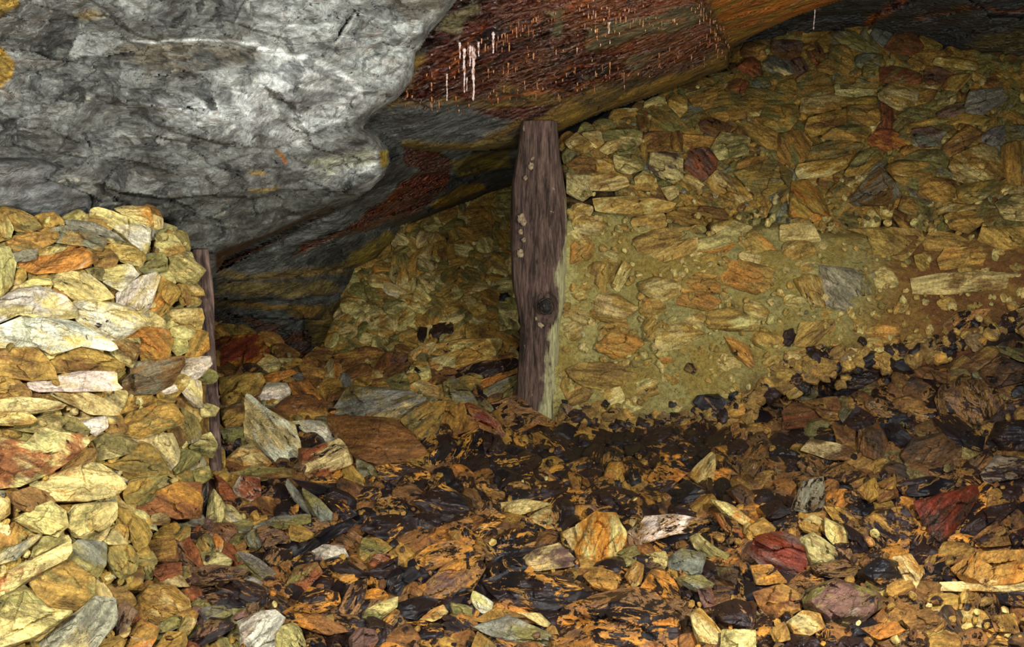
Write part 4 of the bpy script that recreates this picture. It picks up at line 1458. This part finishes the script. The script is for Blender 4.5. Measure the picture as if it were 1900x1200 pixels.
def colB2(X, Y, V):
    cs = paint_base(len(X), lin(84, 86, 80), lin(56, 56, 50), 0, .25)
    paint(cs, X, Y, [(395, 500), (460, 462), (620, 392), (720, 350), (800, 290), (830, 300), (700, 430), (560, 480), (400, 545)], lin(112, 116, 108), lin(84, 86, 78), soft=12, warp=8)
    # red-brown wet bands
    paint(cs, X, Y, [(395, 492), (440, 472), (540, 428), (620, 388), (622, 394), (560, 420), (460, 475), (400, 506)], lin(70, 30, 18), DRED, wet=1, soft=5, warp=5)
    paint(cs, X, Y, [(560, 455), (640, 425), (700, 380), (745, 340), (800, 300), (830, 315), (825, 350), (780, 395), (700, 420), (620, 445), (540, 478)], lin(104, 46, 20), lin(60, 26, 16), film=.1, wet=1, soft=9, warp=12)
    paint(cs, X, Y, [(750, 275), (800, 270), (835, 300), (830, 330), (790, 320), (750, 305)], lin(90, 36, 18), DRED, wet=1, soft=8, warp=8)
    # ochre beds
    paint(cs, X, Y, [(395, 505), (500, 500), (640, 485), (660, 478), (660, 500), (560, 512), (400, 522)], OCH, OLV, soft=10, warp=20, k=.7)
    paint(cs, X, Y, [(395, 530), (470, 524), (600, 520), (640, 535), (620, 548), (500, 555), (395, 550)], lin(140, 120, 56), OLV, soft=12, warp=26, k=.75)
    paint(cs, X, Y, [(395, 560), (440, 560), (520, 568), (640, 560), (640, 590), (560, 590), (520, 575), (395, 572)], lin(140, 108, 40), lin(84, 70, 34), soft=8, warp=12)
    paint(cs, X, Y, [(650, 470), (720, 430), (740, 440), (690, 488), (655, 492)], lin(150, 130, 44), OLV, soft=8, warp=10)
    paint(cs, X, Y, [(800, 380), (850, 345), (895, 338), (905, 350), (860, 368), (810, 388)], lin(186, 146, 36), OCH, soft=6, warp=10)
    paint(cs, X, Y, [(830, 300), (940, 280), (945, 310), (850, 325)], lin(150, 130, 46), OLV, soft=8, warp=10)
    paint(cs, X, Y, [(395, 590), (500, 590), (620, 640), (560, 700), (395, 700)], lin(60, 62, 58), lin(90, 54, 28), film=.1, wet=.6, soft=12, warp=14)
    # right: dark roof
    paint(cs, X, Y, [(1360, 60), (1560, 10), (1700, -40), (2100, -40), (2100, 160), (1380, 140)], lin(66, 68, 66), lin(50, 44, 34), wet=.5, soft=20, warp=20)
    paint(cs, X, Y, [(1750, 100), (1850, 60), (2100, 50), (2100, 130), (1790, 130)], lin(112, 96, 44), OLV, soft=18, warp=16, k=.8)
    paint(cs, X, Y, [(1590, 60), (1620, 30), (1660, 10), (1700, -20)], lin(160, 84, 24), RED, wet=.9, line=8, soft=8, warp=12)
    paint(cs, X, Y, [(1700, 30), (1800, 15), (1900, 20)], lin(140, 80, 30), RED, wet=.9, line=3, soft=8, warp=14)
    return cs[0], cs[1], tex_dir(V, .22)


PB2 = [(120, 200), (700, -160), (2120, -160), (2120, 160), (1900, 165), (1780, 140), (1700, 130), (1500, 130), (1380, 150), (1280, 210), (1180, 260), (1000, 330), (960, 345), (900, 362), (880, 372),
       (820, 392), (745, 420), (735, 440), (700, 482), (660, 500), (645, 560), (640, 640), (620, 700), (120, 720)]
S_B2 = Surf([(400, 500, 4.0), (400, 600, 4.55), (400, 690, 4.7), (600, 640, 5.1), (640, 500, 4.95), (620, 390, 3.95), (700, 300, 3.8), (740, 420, 5.1), (850, 290, 4.5), (850, 370, 5.3), (950, 330, 5.6),
             (960, 270, 4.5), (1050, 250, 4.55), (1180, 200, 4.95), (1340, 120, 5.3), (1400, 60, 5.2), (1600, 0, 4.6), (1600, 60, 5.3), (1900, 100, 5.0), (1900, 0, 4.2), (2050, -100, 3.6),
             (1300, -100, 4.2), (800, 0, 4.0), (400, 200, 3.6), (300, 500, 3.8), (120, 250, 3.4), (120, 450, 3.7), (120, 680, 4.3)])
LB2 = ledges([
    ([(395, 505), (470, 468), (560, 428), (622, 388)], .12, 22),
    ([(540, 480), (640, 438), (720, 415), (800, 385), (900, 362)], .10, 16),
    ([(395, 522), (520, 510), (640, 498), (700, 488)], .12, 16),
    ([(395, 552), (500, 556), (620, 548)], .14, 18),
    ([(395, 575), (450, 585), (540, 592), (640, 600)], .16, 26),
    ([(600, 420), (680, 375), (760, 320)], .05, 10),
    ([(745, 325), (850, 325), (945, 310)], .10, 12),
    ([(1400, 75), (1600, 45), (1750, 0)], .08, 16),
    ([(1700, 75), (1800, 50), (2000, 30)], .08, 16),
    ([(1750, 105), (1850, 85), (2050, 75)], .06, 12),
])
PLC = plates(350, 2100, -150, 700, 260, .03, .06, 3.2, -.28, 8)
st2 = strata(-.28, 150, 15, .07, .55)
o = region_mesh('ceiling', PB2, S_B2, 2.8, colB2, M_CRUST, off=0, amp=.03, freq=90, edge=12, edge_d=.3, extra=lambda X, Y: LB2(X, Y) + st2(X, Y) + PLC(X, Y))
tag(o, 'receding roof beds behind the thick post', kind='structure')

# ------------------------------------------------------------------ build the stones
landmarks = [r for r in rocks if r['short']]
for r in rocks:
    r['z'] = zone_of(*r['c'])
for f in sorted(fills, key=lambda f: -f['A'] * (f['z'] not in 'CB') * (-30 < f['c'][0] < 1930 and f['c'][1] < 1230))[:110]:
    f['big'] = True
total_ind = 0
FILL_IND = 520.0
allr = []
for r in rocks:
    size = math.sqrt(r['A'])
    seg, rg = (104, 28) if size > 60 else ((68, 19) if size > 32 else (40, 12))
    th = np.linspace(0, 2 * np.pi, seg, endpoint=False)
    c, R, A = outline_R(r['poly'], th)
    z = r['z']
    flat = {'L': .95, 'F': 1.0, 'W': .95, 'C': .62, 'B': .8}[z]
    push = rng.uniform(-.012, .012)
    if z == 'C':
        push = -.049 + rng.uniform(-.008, .010)
    r['mesh'] = stone(c, R, z, r['cc'], seg, rg, flat=flat, push=push, grow=3.5)
    r['push'] = push
    allr.append(r)
stuff = {}
for f in fills:
    z = f['z']
    big = bool(f.get('big'))
    seg, rg = (40, 12) if big else (28, 8)
    th = np.linspace(0, 2 * np.pi, seg, endpoint=False)
    tb = (np.arange(NB) + .5) / NB * 2 * np.pi
    R = np.interp(th, np.concatenate([tb - 2 * np.pi, tb, tb + 2 * np.pi]), np.tile(f['R'], 3))
    if z == 'C':
        if rng.random() < .35:
            continue
        R *= rng.uniform(.25, .75)
    push = rng.uniform(.02, .055) if z != 'C' else -.045
    if z == 'B': push = rng.uniform(-.03, .05)
    m = stone(f['c'], R, z, f['cc'], seg, rg, flat=.8 if z != 'C' else .6, push=push if z != 'C' else -.04, grow=2, sink={'F': .5, 'L': .45, 'W': .4}.get(z, 0))
    if big:
        allr.append(dict(cc=f['cc'], c=f['c'], A=f['A'], short='', z=z, mesh=m, R=f['R'], fill=True))
    else:
        stuff.setdefault(z, []).append((m, f))
# scree of thumb-sized chips lying in the joints and on the beds
CH = {'L': 90, 'W': 260, 'C': 420, 'B': 200, 'F': 500}
for z, n in CH.items():
    P = np.array(ZP[z]); k = 0
    th = np.linspace(0, 2 * np.pi, 10, endpoint=False)
    while k < n:
        x = rng.uniform(P[:, 0].min(), min(P[:, 0].max(), 1930)); y = rng.uniform(P[:, 1].min(), min(P[:, 1].max(), 1230))
        if not inside(x, y, ZP[z]) or x < -20: continue
        gi, gj = int((y + 100) // RS), int((x + 100) // RS)
        if occ[gi, gj] and rng.random() < .93: continue
        k += 1
        if inside(x, y, POST): continue
        s = rng.uniform(2.5, 6.5) * (1.3 if z == 'F' and y > 950 else 1)
        R = s * (1 + .16 * rng.normal(0, 1, 10).clip(-1, 1)) * (1 + .4 * np.abs(np.cos(th - rng.uniform(0, 3))))
        cc = fill_cc(z, x, y) if rng.random() < .75 else random.choice({'L': ['yo', 'oy'], 'W': ['yo', 'yg', 'og'], 'C': ['yo', 'yy', 'yg', 'ys'], 'B': ['yo', 'yg', 'og'], 'F': ['oy', 'ob', 'fk', 'bo']}[z])
        m = stone(np.array([x, y]), R, z, cc, 10, 3, flat=.9, push=(rng.uniform(-.01, .02) if z != 'C' else -.050) + (-.02 if occ[gi, gj] else 0), grow=0)
        stuff.setdefault(z, []).append((m, dict(cc=cc, c=(x, y), z=z)))


FL = np.array([(1040, 776), (1250, 798), (1380, 768), (1420, 722), (1500, 682), (1590, 668), (1750, 655), (1880, 602), (2000, 606)], float)
for _ in range(430):
    x = rng.uniform(1045, 1930); yl_ = np.interp(x, FL[:, 0], FL[:, 1]); y = yl_ + rng.normal(-6, 17)
    if x > 1700: y = yl_ - abs(rng.normal(0, 24)) + 8
    s = rng.uniform(5, 15) * (1.0 if y > yl_ - 18 else .6)
    th = np.linspace(0, 2 * np.pi, 22, endpoint=False)
    R = np.full(22, 1e9); p0 = rng.uniform(0, 6)
    for q_ in range(5):
        cs_ = np.cos(th - p0 - 2 * np.pi * (q_ + rng.uniform(-.3, .3)) / 5)
        R = np.minimum(R, np.where(cs_ > .1, rng.uniform(.75, 1.1) / np.maximum(cs_, .1), 1e9))
    R = np.minimum(R, 1.6) * s * (1 + .45 * np.abs(np.cos(th - rng.uniform(-.7, .7))))
    cc = random.choice(['bk', 'kp', 'bo', 'ob', 'bb', 'kb', 'pb', 'oa'])
    m = stone(np.array([x, y]), R, 'C', cc, 22, 6, flat=1.1, push=-.05, grow=0)
    stuff.setdefault('C', []).append((m, dict(cc=cc, c=(x, y), z='C')))


def size_word(A):
    s = math.sqrt(A)
    return 'tiny' if s < 20 else 'small' if s < 32 else 'middling' if s < 52 else 'sizeable' if s < 80 else 'large'


def shape_word(r):
    if 'poly' in r:
        P = np.array(r['poly'])
    else:
        t = (np.arange(NB) + .5) / NB * 2 * np.pi
        P = np.stack([r['R'] * np.cos(t), r['R'] * np.sin(t)], -1)
    w, v = np.linalg.eigh(np.cov(P.T))
    asp = math.sqrt(w[1] / max(w[0], 1e-6))
    d = v[:, 1]
    ang = abs(math.degrees(math.atan2(d[1], d[0]))) % 180
    ang = min(ang, 180 - ang)
    n = len(P)
    if asp > 2.3:
        return ('upright ' if ang > 60 else 'slanting ' if ang > 28 else 'long flat ') + ('slab' if r['A'] > 900 else 'sliver')
    if asp > 1.5:
        return ('upright ' if ang > 60 else 'tilted ' if ang > 28 else 'oblong ') + ('wedge' if n <= 4 else 'stone')
    return {4: 'squarish block', 5: 'five-cornered stone', 3: 'three-cornered stone'}.get(n, 'chunky rock')


def colour_words(cc):
    return CW[cc[0]] if cc[0] == cc[1] else CW[cc[0]] + '-and-' + CW[cc[1]]


ZPH = {'L': 'in the pale stacked wall', 'W': 'in the dry rubble', 'C': 'in the clay wall', 'B': 'in the small-stone pile', 'F': 'on the floor'}


def zph(r):
    x, y = r['c']
    if r['z'] == 'F':
        if x < 970 and y < 790: return 'between the posts'
        if x > 1400 and y < 900: return 'in the dark heap'
    return ZPH[r['z']]


used = set()
SHORTN = {}


def direction(a, b):
    """where a lies as seen from b"""
    dx, dy = a[0] - b[0], a[1] - b[1]
    if abs(dx) < .5 * abs(dy): return 'above' if dy < 0 else 'below'
    if abs(dy) < .5 * abs(dx): return 'left of' if dx < 0 else 'right of'
    return ('above left of' if dx < 0 else 'above right of') if dy < 0 else ('below left of' if dx < 0 else 'below right of')


for r in landmarks:
    ph = zph(r)
    lab = r['short'] + ' ' + ph
    if any(w in r['short'] for w in ('post', 'clay', 'heap', 'stack', 'hollow')):
        lab = r['short'] + (', ' + colour_words(r['cc']).replace('-and-', ' and ') if len(r['short'].split()) < 4 else '')
    if len(lab.split()) > 16: lab = r['short']
    assert lab not in used, lab
    used.add(lab)
    r['label'] = lab
vis = lambda r: -20 < r['c'][0] < 1920 and -20 < r['c'][1] < 1220
for r in allr:
    if r.get('label'): continue
    lm = sorted((q for q in landmarks), key=lambda q: math.hypot(q['c'][0] - r['c'][0], (q['c'][1] - r['c'][1])) + (60 if q['z'] != r['z'] else 0))
    base = f"{size_word(r['A'])} {colour_words(r['cc'])} {shape_word(r)}"
    done = False
    for how in ('near', 'two'):
        for q in lm[:4]:
            near = math.hypot(q['c'][0] - r['c'][0], q['c'][1] - r['c'][1])
            pre = 'just ' if near < 75 else ('' if near < 140 else 'well ')
            dr = direction(r['c'], q['c'])
            if dr in ('above', 'below') or pre == '':
                rel = pre + dr
            else:
                rel = pre + dr
            lab = f"{base}, {rel} the {q['short']}"
            if how == 'two':
                q2 = next(t for t in lm if t is not q)
                n2 = ' '.join(q2['short'].split()[-3:])
                lab = f"{base} between the {' '.join(q['short'].split()[:6])} and the {n2}"
            if lab not in used and len(lab.split()) <= 16:
                done = True
                break
        if done: break
    if not done:
        r['label'] = None
        r['base'] = base
        r['dir'] = direction(r['c'], lm[0]['c'])
        lab = None
        for q in lm[:8]:
            for alt in ('a little', 'somewhat', 'close by,', 'a hand', 'a good way'):
                l2 = f"{base} {alt} {direction(r['c'], q['c'])} the {' '.join(q['short'].split()[:7])}"
                if l2 not in used and len(l2.split()) <= 16:
                    lab = l2; break
            if lab: break
    used.add(lab)
    r['label'] = lab

GRP = {'L': 'stones of the pale stacked wall', 'W': 'dry rubble above the clay wall', 'C': 'stones set in the clay wall', 'B': 'small stones piled behind the thick post', 'F': 'rocks strewn over the mine floor'}
for r in allr:
    V, Fq, tex, rr = r['mesh']
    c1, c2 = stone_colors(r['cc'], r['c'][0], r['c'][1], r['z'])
    sh = shape_word(r)
    name = 'boulder' if r['A'] > 5200 and 'slab' not in sh else 'rock_slab' if 'slab' in sh else ('rock' if r['z'] == 'F' else 'stone')
    o = mesh_obj(name, V, Fq, M_ROCK, c1, c2, tex, origin=V.mean(0), sharp=math.radians(38))
    tag(o, r['label'], 'slab' if 'slab' in name else name, GRP[r['z']])
SL = {'L': 'small chips filling the joints of the pale stacked wall', 'W': 'small chips lying between the dry rubble stones', 'C': 'pale grit and chips stuck in the clay wall',
      'B': 'heap of small olive stones behind the thick post', 'F': 'loose chips and fragments among the floor rocks'}
for z, lst in stuff.items():
    Vs, Fs, T, C1, C2, n = [], [], [], [], [], 0
    for (V, Fq, tex, rr), f in lst:
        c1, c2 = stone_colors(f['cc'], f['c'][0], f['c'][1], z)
        Vs.append(V); Fs.append(Fq + n); T.append(tex); n += len(V)
        C1.append(np.tile(c1, (len(V), 1))); C2.append(np.tile(c2, (len(V), 1)))
    o = mesh_obj('rubble', np.concatenate(Vs), np.concatenate(Fs), M_ROCK, np.concatenate(C1), np.concatenate(C2), np.concatenate(T), sharp=math.radians(38))
    tag(o, SL[z], 'rubble', kind='stuff')


# ------------------------------------------------------------------ timber props
def log(name, prof, D, mat, seg=72, rows=260, rough=.035, knot=None, depth=.95, seedz=0.0, label=None):
    """prof: list of (y, xleft, xright) measured down the timber"""
    P = np.array(prof, float)
    ys_ = np.linspace(P[0, 0], P[-1, 0], rows)
    xl = np.interp(ys_, P[:, 0], P[:, 1]); xr = np.interp(ys_, P[:, 0], P[:, 2])
    Dy = np.interp(ys_, [P[0, 0], P[-1, 0]], D)
    th = np.linspace(0, 2 * np.pi, seg, endpoint=False)
    cx, hr = (xl + xr) / 2, (xr - xl) / 2
    V = []
    for k in range(rows):
        C = at(cx[k], ys_[k], Dy[k] + hr[k] * Dy[k] / F)
        R = hr[k] * Dy[k] / F
        a = th
        zz = ys_[k] / 60
        n = fbm(xyz(np.cos(a) * 5 + seedz, np.sin(a) * 5, zz * .45), 4)
        rid = 1 - 2 * np.abs(fbm(xyz(np.cos(a) * 9 + seedz, np.sin(a) * 9, zz * .25 + 4), 3))
        flat = 1 - .06 * np.cos(3 * a + seedz)
        Rr = R * flat * (1 + rough * 1.4 * n + rough * .8 * rid)
        if knot:
            ka, ky, kr = knot
            da = (a - ka + np.pi) % (2 * np.pi) - np.pi
            dd = np.hypot(da * hr[k], (ys_[k] - ky) * .8)
            Rr = Rr + R * (.14 * np.exp(-((dd - kr) / (kr * .45)) ** 2) - .10 * np.exp(-(dd / (kr * .7)) ** 2))
        V.append(C + np.outer(np.cos(a) * Rr, [1, 0, 0]) + np.outer(np.sin(a) * Rr * depth, [0, 1, 0]))
    V = np.concatenate(V)
    j = np.arange(seg); j2 = (j + 1) % seg
    Fq = np.concatenate([np.stack([k * seg + j, k * seg + j2, (k + 1) * seg + j2, (k + 1) * seg + j], -1)[:, ::-1] for k in range(rows - 1)])
    # end grain caps
    nv = len(V)
    V = np.concatenate([V, [V[:seg].mean(0), V[-seg:].mean(0)]])
    je = np.arange(0, seg, 2)
    cap1 = np.stack([np.full_like(je, nv), (je + 2) % seg, je + 1, je], -1)[:, ::-1]
    cap2 = np.stack([np.full_like(je, nv + 1), nv - seg + (je + 2) % seg, nv - seg + je + 1, nv - seg + je], -1)
    Fq = np.concatenate([Fq, cap1, cap2])
    return mesh_obj(name, V, Fq, mat)


M_POST = wood_material('rotting_timber', (0.030, 0.017, 0.012, 1), (0.175, 0.11, 0.082, 1), coat=(.60, (0.46, 0.43, 0.22, 1)))
M_POST2 = wood_material('thin_timber', (0.055, 0.03, 0.024, 1), (0.26, 0.17, 0.13, 1))
prof = [(225, 968, 1036), (250, 966, 1038), (290, 960, 1042), (340, 952, 1050), (400, 950, 1056), (450, 950, 1058), (500, 952, 1056), (530, 954, 1054), (570, 962, 1050), (600, 968, 1042), (640, 966, 1042),
        (680, 962, 1040), (720, 960, 1042), (770, 958, 1044), (810, 958, 1044)]
KA = math.atan2(-.97, .10)
post = log('timber_post', prof, (3.92, 4.10), M_POST, knot=(KA, 568, 17))
tag(post, 'thick weathered timber post wedged between roof and rubble, clay-smeared foot', 'post')


def blob(name, px, py, D, rx, ry, rz, mat, parent=None, seed=0.0, rough=.25):
    n, m = 28, 14
    th = np.linspace(0, 2 * np.pi, n, endpoint=False)
    V = []
    ph = np.linspace(0.08, np.pi - .08, m)
    for p in ph:
        for t in th:
            V.append((math.sin(p) * math.cos(t), math.sin(p) * math.sin(t), math.cos(p)))
    V = np.array(V)
    r = 1 + rough * fbm(V * 2.4 + seed, 4)
    V = V * r[:, None]
    C = at(px, py, D)
    W = C + V[:, :1] * rx * RIGHT + V[:, 1:2] * ry * UP + V[:, 2:] * rz * FWD
    j = np.arange(n); j2 = (j + 1) % n
    Fq = [np.stack([k * n + j, k * n + j2, (k + 1) * n + j2, (k + 1) * n + j], -1) for k in range(m - 1)]
    nv = len(W)
    W = np.concatenate([W, [W[:n].mean(0), W[-n:].mean(0)]])
    je = np.arange(0, n, 2)
    Fq.append(np.stack([np.full_like(je, nv), (je + 2) % n, je + 1, je], -1))
    Fq.append(np.stack([np.full_like(je, nv + 1), nv - n + je, nv - n + je + 1, nv - n + (je + 2) % n], -1))
    return mesh_obj(name, W, np.concatenate(Fq), mat, parent=parent)


gk = G('knot_wood')
tc = gk.node('ShaderNodeTexCoord').outputs['Object']
vl = gk.node('ShaderNodeVectorMath', operation='LENGTH'); gk.put(vl.inputs[0], tc)
w = gk.math('SINE', gk.math('MULTIPLY', gk.math('ADD', vl.outputs['Value'], gk.math('MULTIPLY', gk.noise(tc, 30, 4), .02)), 700))
kc = gk.mix(gk.ramp(w, -1, 1), (0.010, 0.008, 0.007, 1), (0.05, 0.035, 0.03, 1))
M_KNOT = gk.finish(kc, .6, gk.math('ADD', w, gk.noise(tc, 120, 4)), .004)
k_ = blob('knot', 1012, 568, 3.995, .038, .038, .03, M_KNOT, post, 2.0, .15)
k_['label'] = 'dark round branch knot'
gl = G('lichen')
tcl = gl.node('ShaderNodeTexCoord').outputs['Object']
nl = gl.noise(tcl, 90, 6, .7)
M_LICH = gl.finish(gl.mix(gl.ramp(nl, .4, .6), (0.50, 0.40, 0.24, 1), (0.26, 0.17, 0.10, 1)), .85, nl, .01)
for (x, y, s) in [(968, 405, .017), (972, 412, .012), (966, 430, .010), (966, 470, .015), (972, 445, .008), (985, 308, .012), (1004, 600, .016), (996, 590, .009), (975, 330, .008)]:
    hr = np.interp(y, [p[0] for p in prof], [(p[2] - p[1]) / 2 for p in prof])
    cx = np.interp(y, [p[0] for p in prof], [(p[2] + p[1]) / 2 for p in prof])
    Dp = np.interp(y, [225, 810], [3.92, 4.10])
    R = hr * Dp / F
    ux = np.clip((x - cx) / hr, -.97, .97)
    Dq = Dp + R - R * math.sqrt(1 - ux * ux) + .004
    l_ = blob('lichen_patch', x, y, float(Dq), s, s * 1.3, .008, M_LICH, post, x * .1, .6)
post2 = log('timber_post', [(462, 356, 386), (480, 354, 389), (520, 356, 394), (560, 360, 397), (620, 364, 398), (680, 370, 402), (740, 378, 406), (800, 386, 409), (870, 389, 412), (905, 390, 413)],
            (2.86, 2.92), M_POST2, seg=48, rows=200, rough=.05, depth=.9, seedz=5.0)
tag(post2, 'thin split timber post at the end of the pale stacked wall', 'post')

# ------------------------------------------------------------------ dripstone straws under the wet roof
gd = G('wet_dripstone')
tcd = gd.node('ShaderNodeTexCoord').outputs['Object']
nd = gd.noise(gd.scaled(tcd, (60, 60, 30)), 2, 5)
M_DRIP = gd.finish(gd.mix(gd.ramp(nd, .45, .6), (0.62, 0.50, 0.46, 1), (0.30, 0.12, 0.05, 1)), .12, nd, .004, spec=.8)
gd2 = G('rusty_dripstone')
tcd = gd2.node('ShaderNodeTexCoord').outputs['Object']
nd = gd2.noise(gd2.scaled(tcd, (60, 60, 30)), 2, 5)
M_DRIP2 = gd2.finish(gd2.mix(gd2.ramp(nd, .45, .6), (0.40, 0.16, 0.05, 1), (0.12, 0.03, 0.012, 1)), .12, nd, .004, spec=.8)


def b1D(x, y):
    X, Y = np.array([float(x)]), np.array([float(y)])
    return float((S_B1(X, Y) + .03 * fbm(xyz(X / 90, Y / 90 * 1.5), 4) + LB(X, Y) + st1(X, Y) + crustd(X, Y) + ridgeB(X, Y))[0])


def straw(x, y0, y1, r, mat, D=None):
    D = (b1D(x, y0) - .012) if D is None else D
    n, m = 10, 26
    top = at(x, y0, D); L = (y1 - y0) * D / F
    zs = np.linspace(.015, -L, m)
    th = np.linspace(0, 2 * np.pi, n, endpoint=False)
    V = []
    for i, z in enumerate(zs):
        t = i / (m - 1)
        rr = r * (1 - .75 * t) * (1 + .35 * math.sin(i * 1.9 + x) + .2 * math.sin(i * .7 + x)) + (r * .35 if i == m - 2 else 0)
        rr = rr if i < m - 1 else r * .1
        V.append(top + np.stack([np.cos(th) * rr + .15 * r * math.sin(i * .5 + x), np.sin(th) * rr, np.full(n, z)], -1))
    V = np.concatenate(V)
    j = np.arange(n); j2 = (j + 1) % n
    Fq = np.concatenate([np.stack([k * n + j2, k * n + j, (k + 1) * n + j, (k + 1) * n + j2], -1) for k in range(m - 1)])
    return mesh_obj('stalactite', V, Fq, mat)


DR = [(878, 92, 184, .009, 'longest twisted white stalactite hanging from the rust-red roof'),
      (861, 98, 170, .006, 'slim white stalactite left of the longest twisted one'),
      (829, 143, 186, .004, 'thin pale straw stalactite near the grey rock edge'),
      (872, 88, 122, .006, 'short white stalactite left above the longest twisted one'),
      (866, 150, 169, .004, 'short pale straw right of the slim white stalactite'),
      (801, 182, 205, .0035, 'lowest tiny drip straw at the tip of the red crust'),
      (915, 62, 98, .006, 'stubby white stalactite up among the red ridges'),
      (853, 86, 108, .005, 'stubby pale drip at the head of the straw cluster'),
      (888, 86, 104, .005, 'stubby pale drip right beside the longest stalactite'),
      (934, 126, 137, .004, 'tiny straw under the middle of the red crust'),
      (943, 124, 138, .004, 'tiny straw right of its twin under the red crust'),
      (755, 172, 181, .004, 'leftmost tiny drip on the red crust'),
      (906, 135, 145, .004, 'tiny rusty drip below the stubby white stalactite'),
      (1332, 94, 110, .004, 'lone drip straw by the far end of the red crust'),
      (1130, 45, 62, .006, 'pale drip among the upper red ridges'),
      (1108, 60, 74, .005, 'rusty drip in the centre of the upper red ridges')]
for i, (x, y0, y1, r, lab) in enumerate(DR):
    o = straw(x, y0, y1, r, M_DRIP if i in (0, 1, 2, 3, 4, 6, 7, 8, 14) else M_DRIP2)
    tag(o, lab, 'stalactite', 'stalactites under the wet roof')
# short drip nubs fringing the crust: too many to count
NV, NF, nn = [], [], 0
lines_ = [[(745, 178), (800, 196), (870, 190), (940, 168)], [(850, 100), (960, 60), (1100, 5)], [(880, 150), (1000, 100), (1150, 60), (1280, 30)], [(960, 170), (1100, 130), (1250, 104), (1330, 80)],
          [(800, 150), (900, 95), (1000, 40)], [(900, 190), (1050, 165), (1200, 135), (1340, 100)], [(1290, 0), (1325, 50), (1352, 90)], [(1060, 40), (1130, 30), (1190, 20)]]
for _ in range(300):
    l = lines_[int(rng.integers(len(lines_)))]
    k_i = int(rng.integers(len(l) - 1)); t_ = rng.random()
    x = l[k_i][0] * (1 - t_) + l[k_i + 1][0] * t_ + rng.normal(0, 9); y = l[k_i][1] * (1 - t_) + l[k_i + 1][1] * t_ + rng.normal(0, 9)
    D = b1D(x, y) - .006
    r_ = rng.uniform(.0014, .0036); L_ = .004 + .022 * rng.random() ** 2.2
    top = at(x, y, D); th = np.linspace(0, 2 * np.pi, 6, endpoint=False)
    rows_ = [(0.008, 1.2), (0, 1.0), (-L_ * .5, .7), (-L_ * .85, .75), (-L_, .15)]
    V = np.concatenate([top + np.stack([np.cos(th) * r_ * q, np.sin(th) * r_ * q, np.full(6, z)], -1) for z, q in rows_])
    j = np.arange(6); j2 = (j + 1) % 6
    NF.append(np.concatenate([np.stack([k * 6 + j2, k * 6 + j, (k + 1) * 6 + j, (k + 1) * 6 + j2], -1) for k in range(4)]) + nn)
    NV.append(V); nn += len(V)
o = mesh_obj('drip_fringe', np.concatenate(NV), np.concatenate(NF), M_DRIP2)
tag(o, 'fringe of tiny wet mineral drips on the rust-red roof', 'drips', kind='stuff')
o = straw(1514, -20, 52, .007, M_DRIP, D=4.55)
tag(o, 'white banded stalactite hanging over the top of the dry rubble', 'stalactite', 'stalactites under the wet roof')

# ------------------------------------------------------------------ camera, lamps, world
cam = bpy.data.cameras.new('camera')
cam.sensor_fit = 'HORIZONTAL'
cam.sensor_width = 36
cam.lens = 36 * F / 1900
co = bpy.data.objects.new('camera', cam)
bpy.context.scene.collection.objects.link(co)
co.location = CAM
co.rotation_euler = (math.pi / 2 - PITCH, 0, 0)
cam.clip_start = .05
bpy.context.scene.camera = co


def lamp(name, loc, power, size, col, target=None, spot=None):
    L = bpy.data.lights.new(name, 'SPOT' if spot else 'POINT')
    L.energy = power
    L.shadow_soft_size = size
    L.color = col
    o = bpy.data.objects.new(name, L)
    bpy.context.scene.collection.objects.link(o)
    o.location = loc
    if spot:
        L.spot_size = math.radians(spot); L.spot_blend = .8
        from mathutils import Vector
        d = Vector(target) - Vector(loc)
        o.rotation_euler = d.to_track_quat('-Z', 'Y').to_euler()
    return o


lamp('lamp', (-.50, .55, 1.28), 84, .05, (1, .98, .93))
lamp('lamp', (1.08, 1.5, 1.12), 135, .05, (1, .97, .90))
lamp('lamp', (-.25, .15, 1.42), 80, .06, (1, .98, .94))
lamp('lamp', (.35, 1.75, 1.66), 16, .04, (.93, .96, 1))
W = bpy.data.worlds.new('world')
bpy.context.scene.world = W
W.use_nodes = True
W.node_tree.nodes['Background'].inputs[0].default_value = (.8, .85, .9, 1)
W.node_tree.nodes['Background'].inputs[1].default_value = .035
vs = bpy.context.scene.view_settings
vs.view_transform = 'Standard'
vs.look = 'None'
vs.gamma = 1
vs.exposure = 0.22
vs.use_curve_mapping = False
print('rocks', len(rocks), 'fills', len(fills), 'individual', len(allr), 'labels none', sum(r['label'] is None for r in allr))
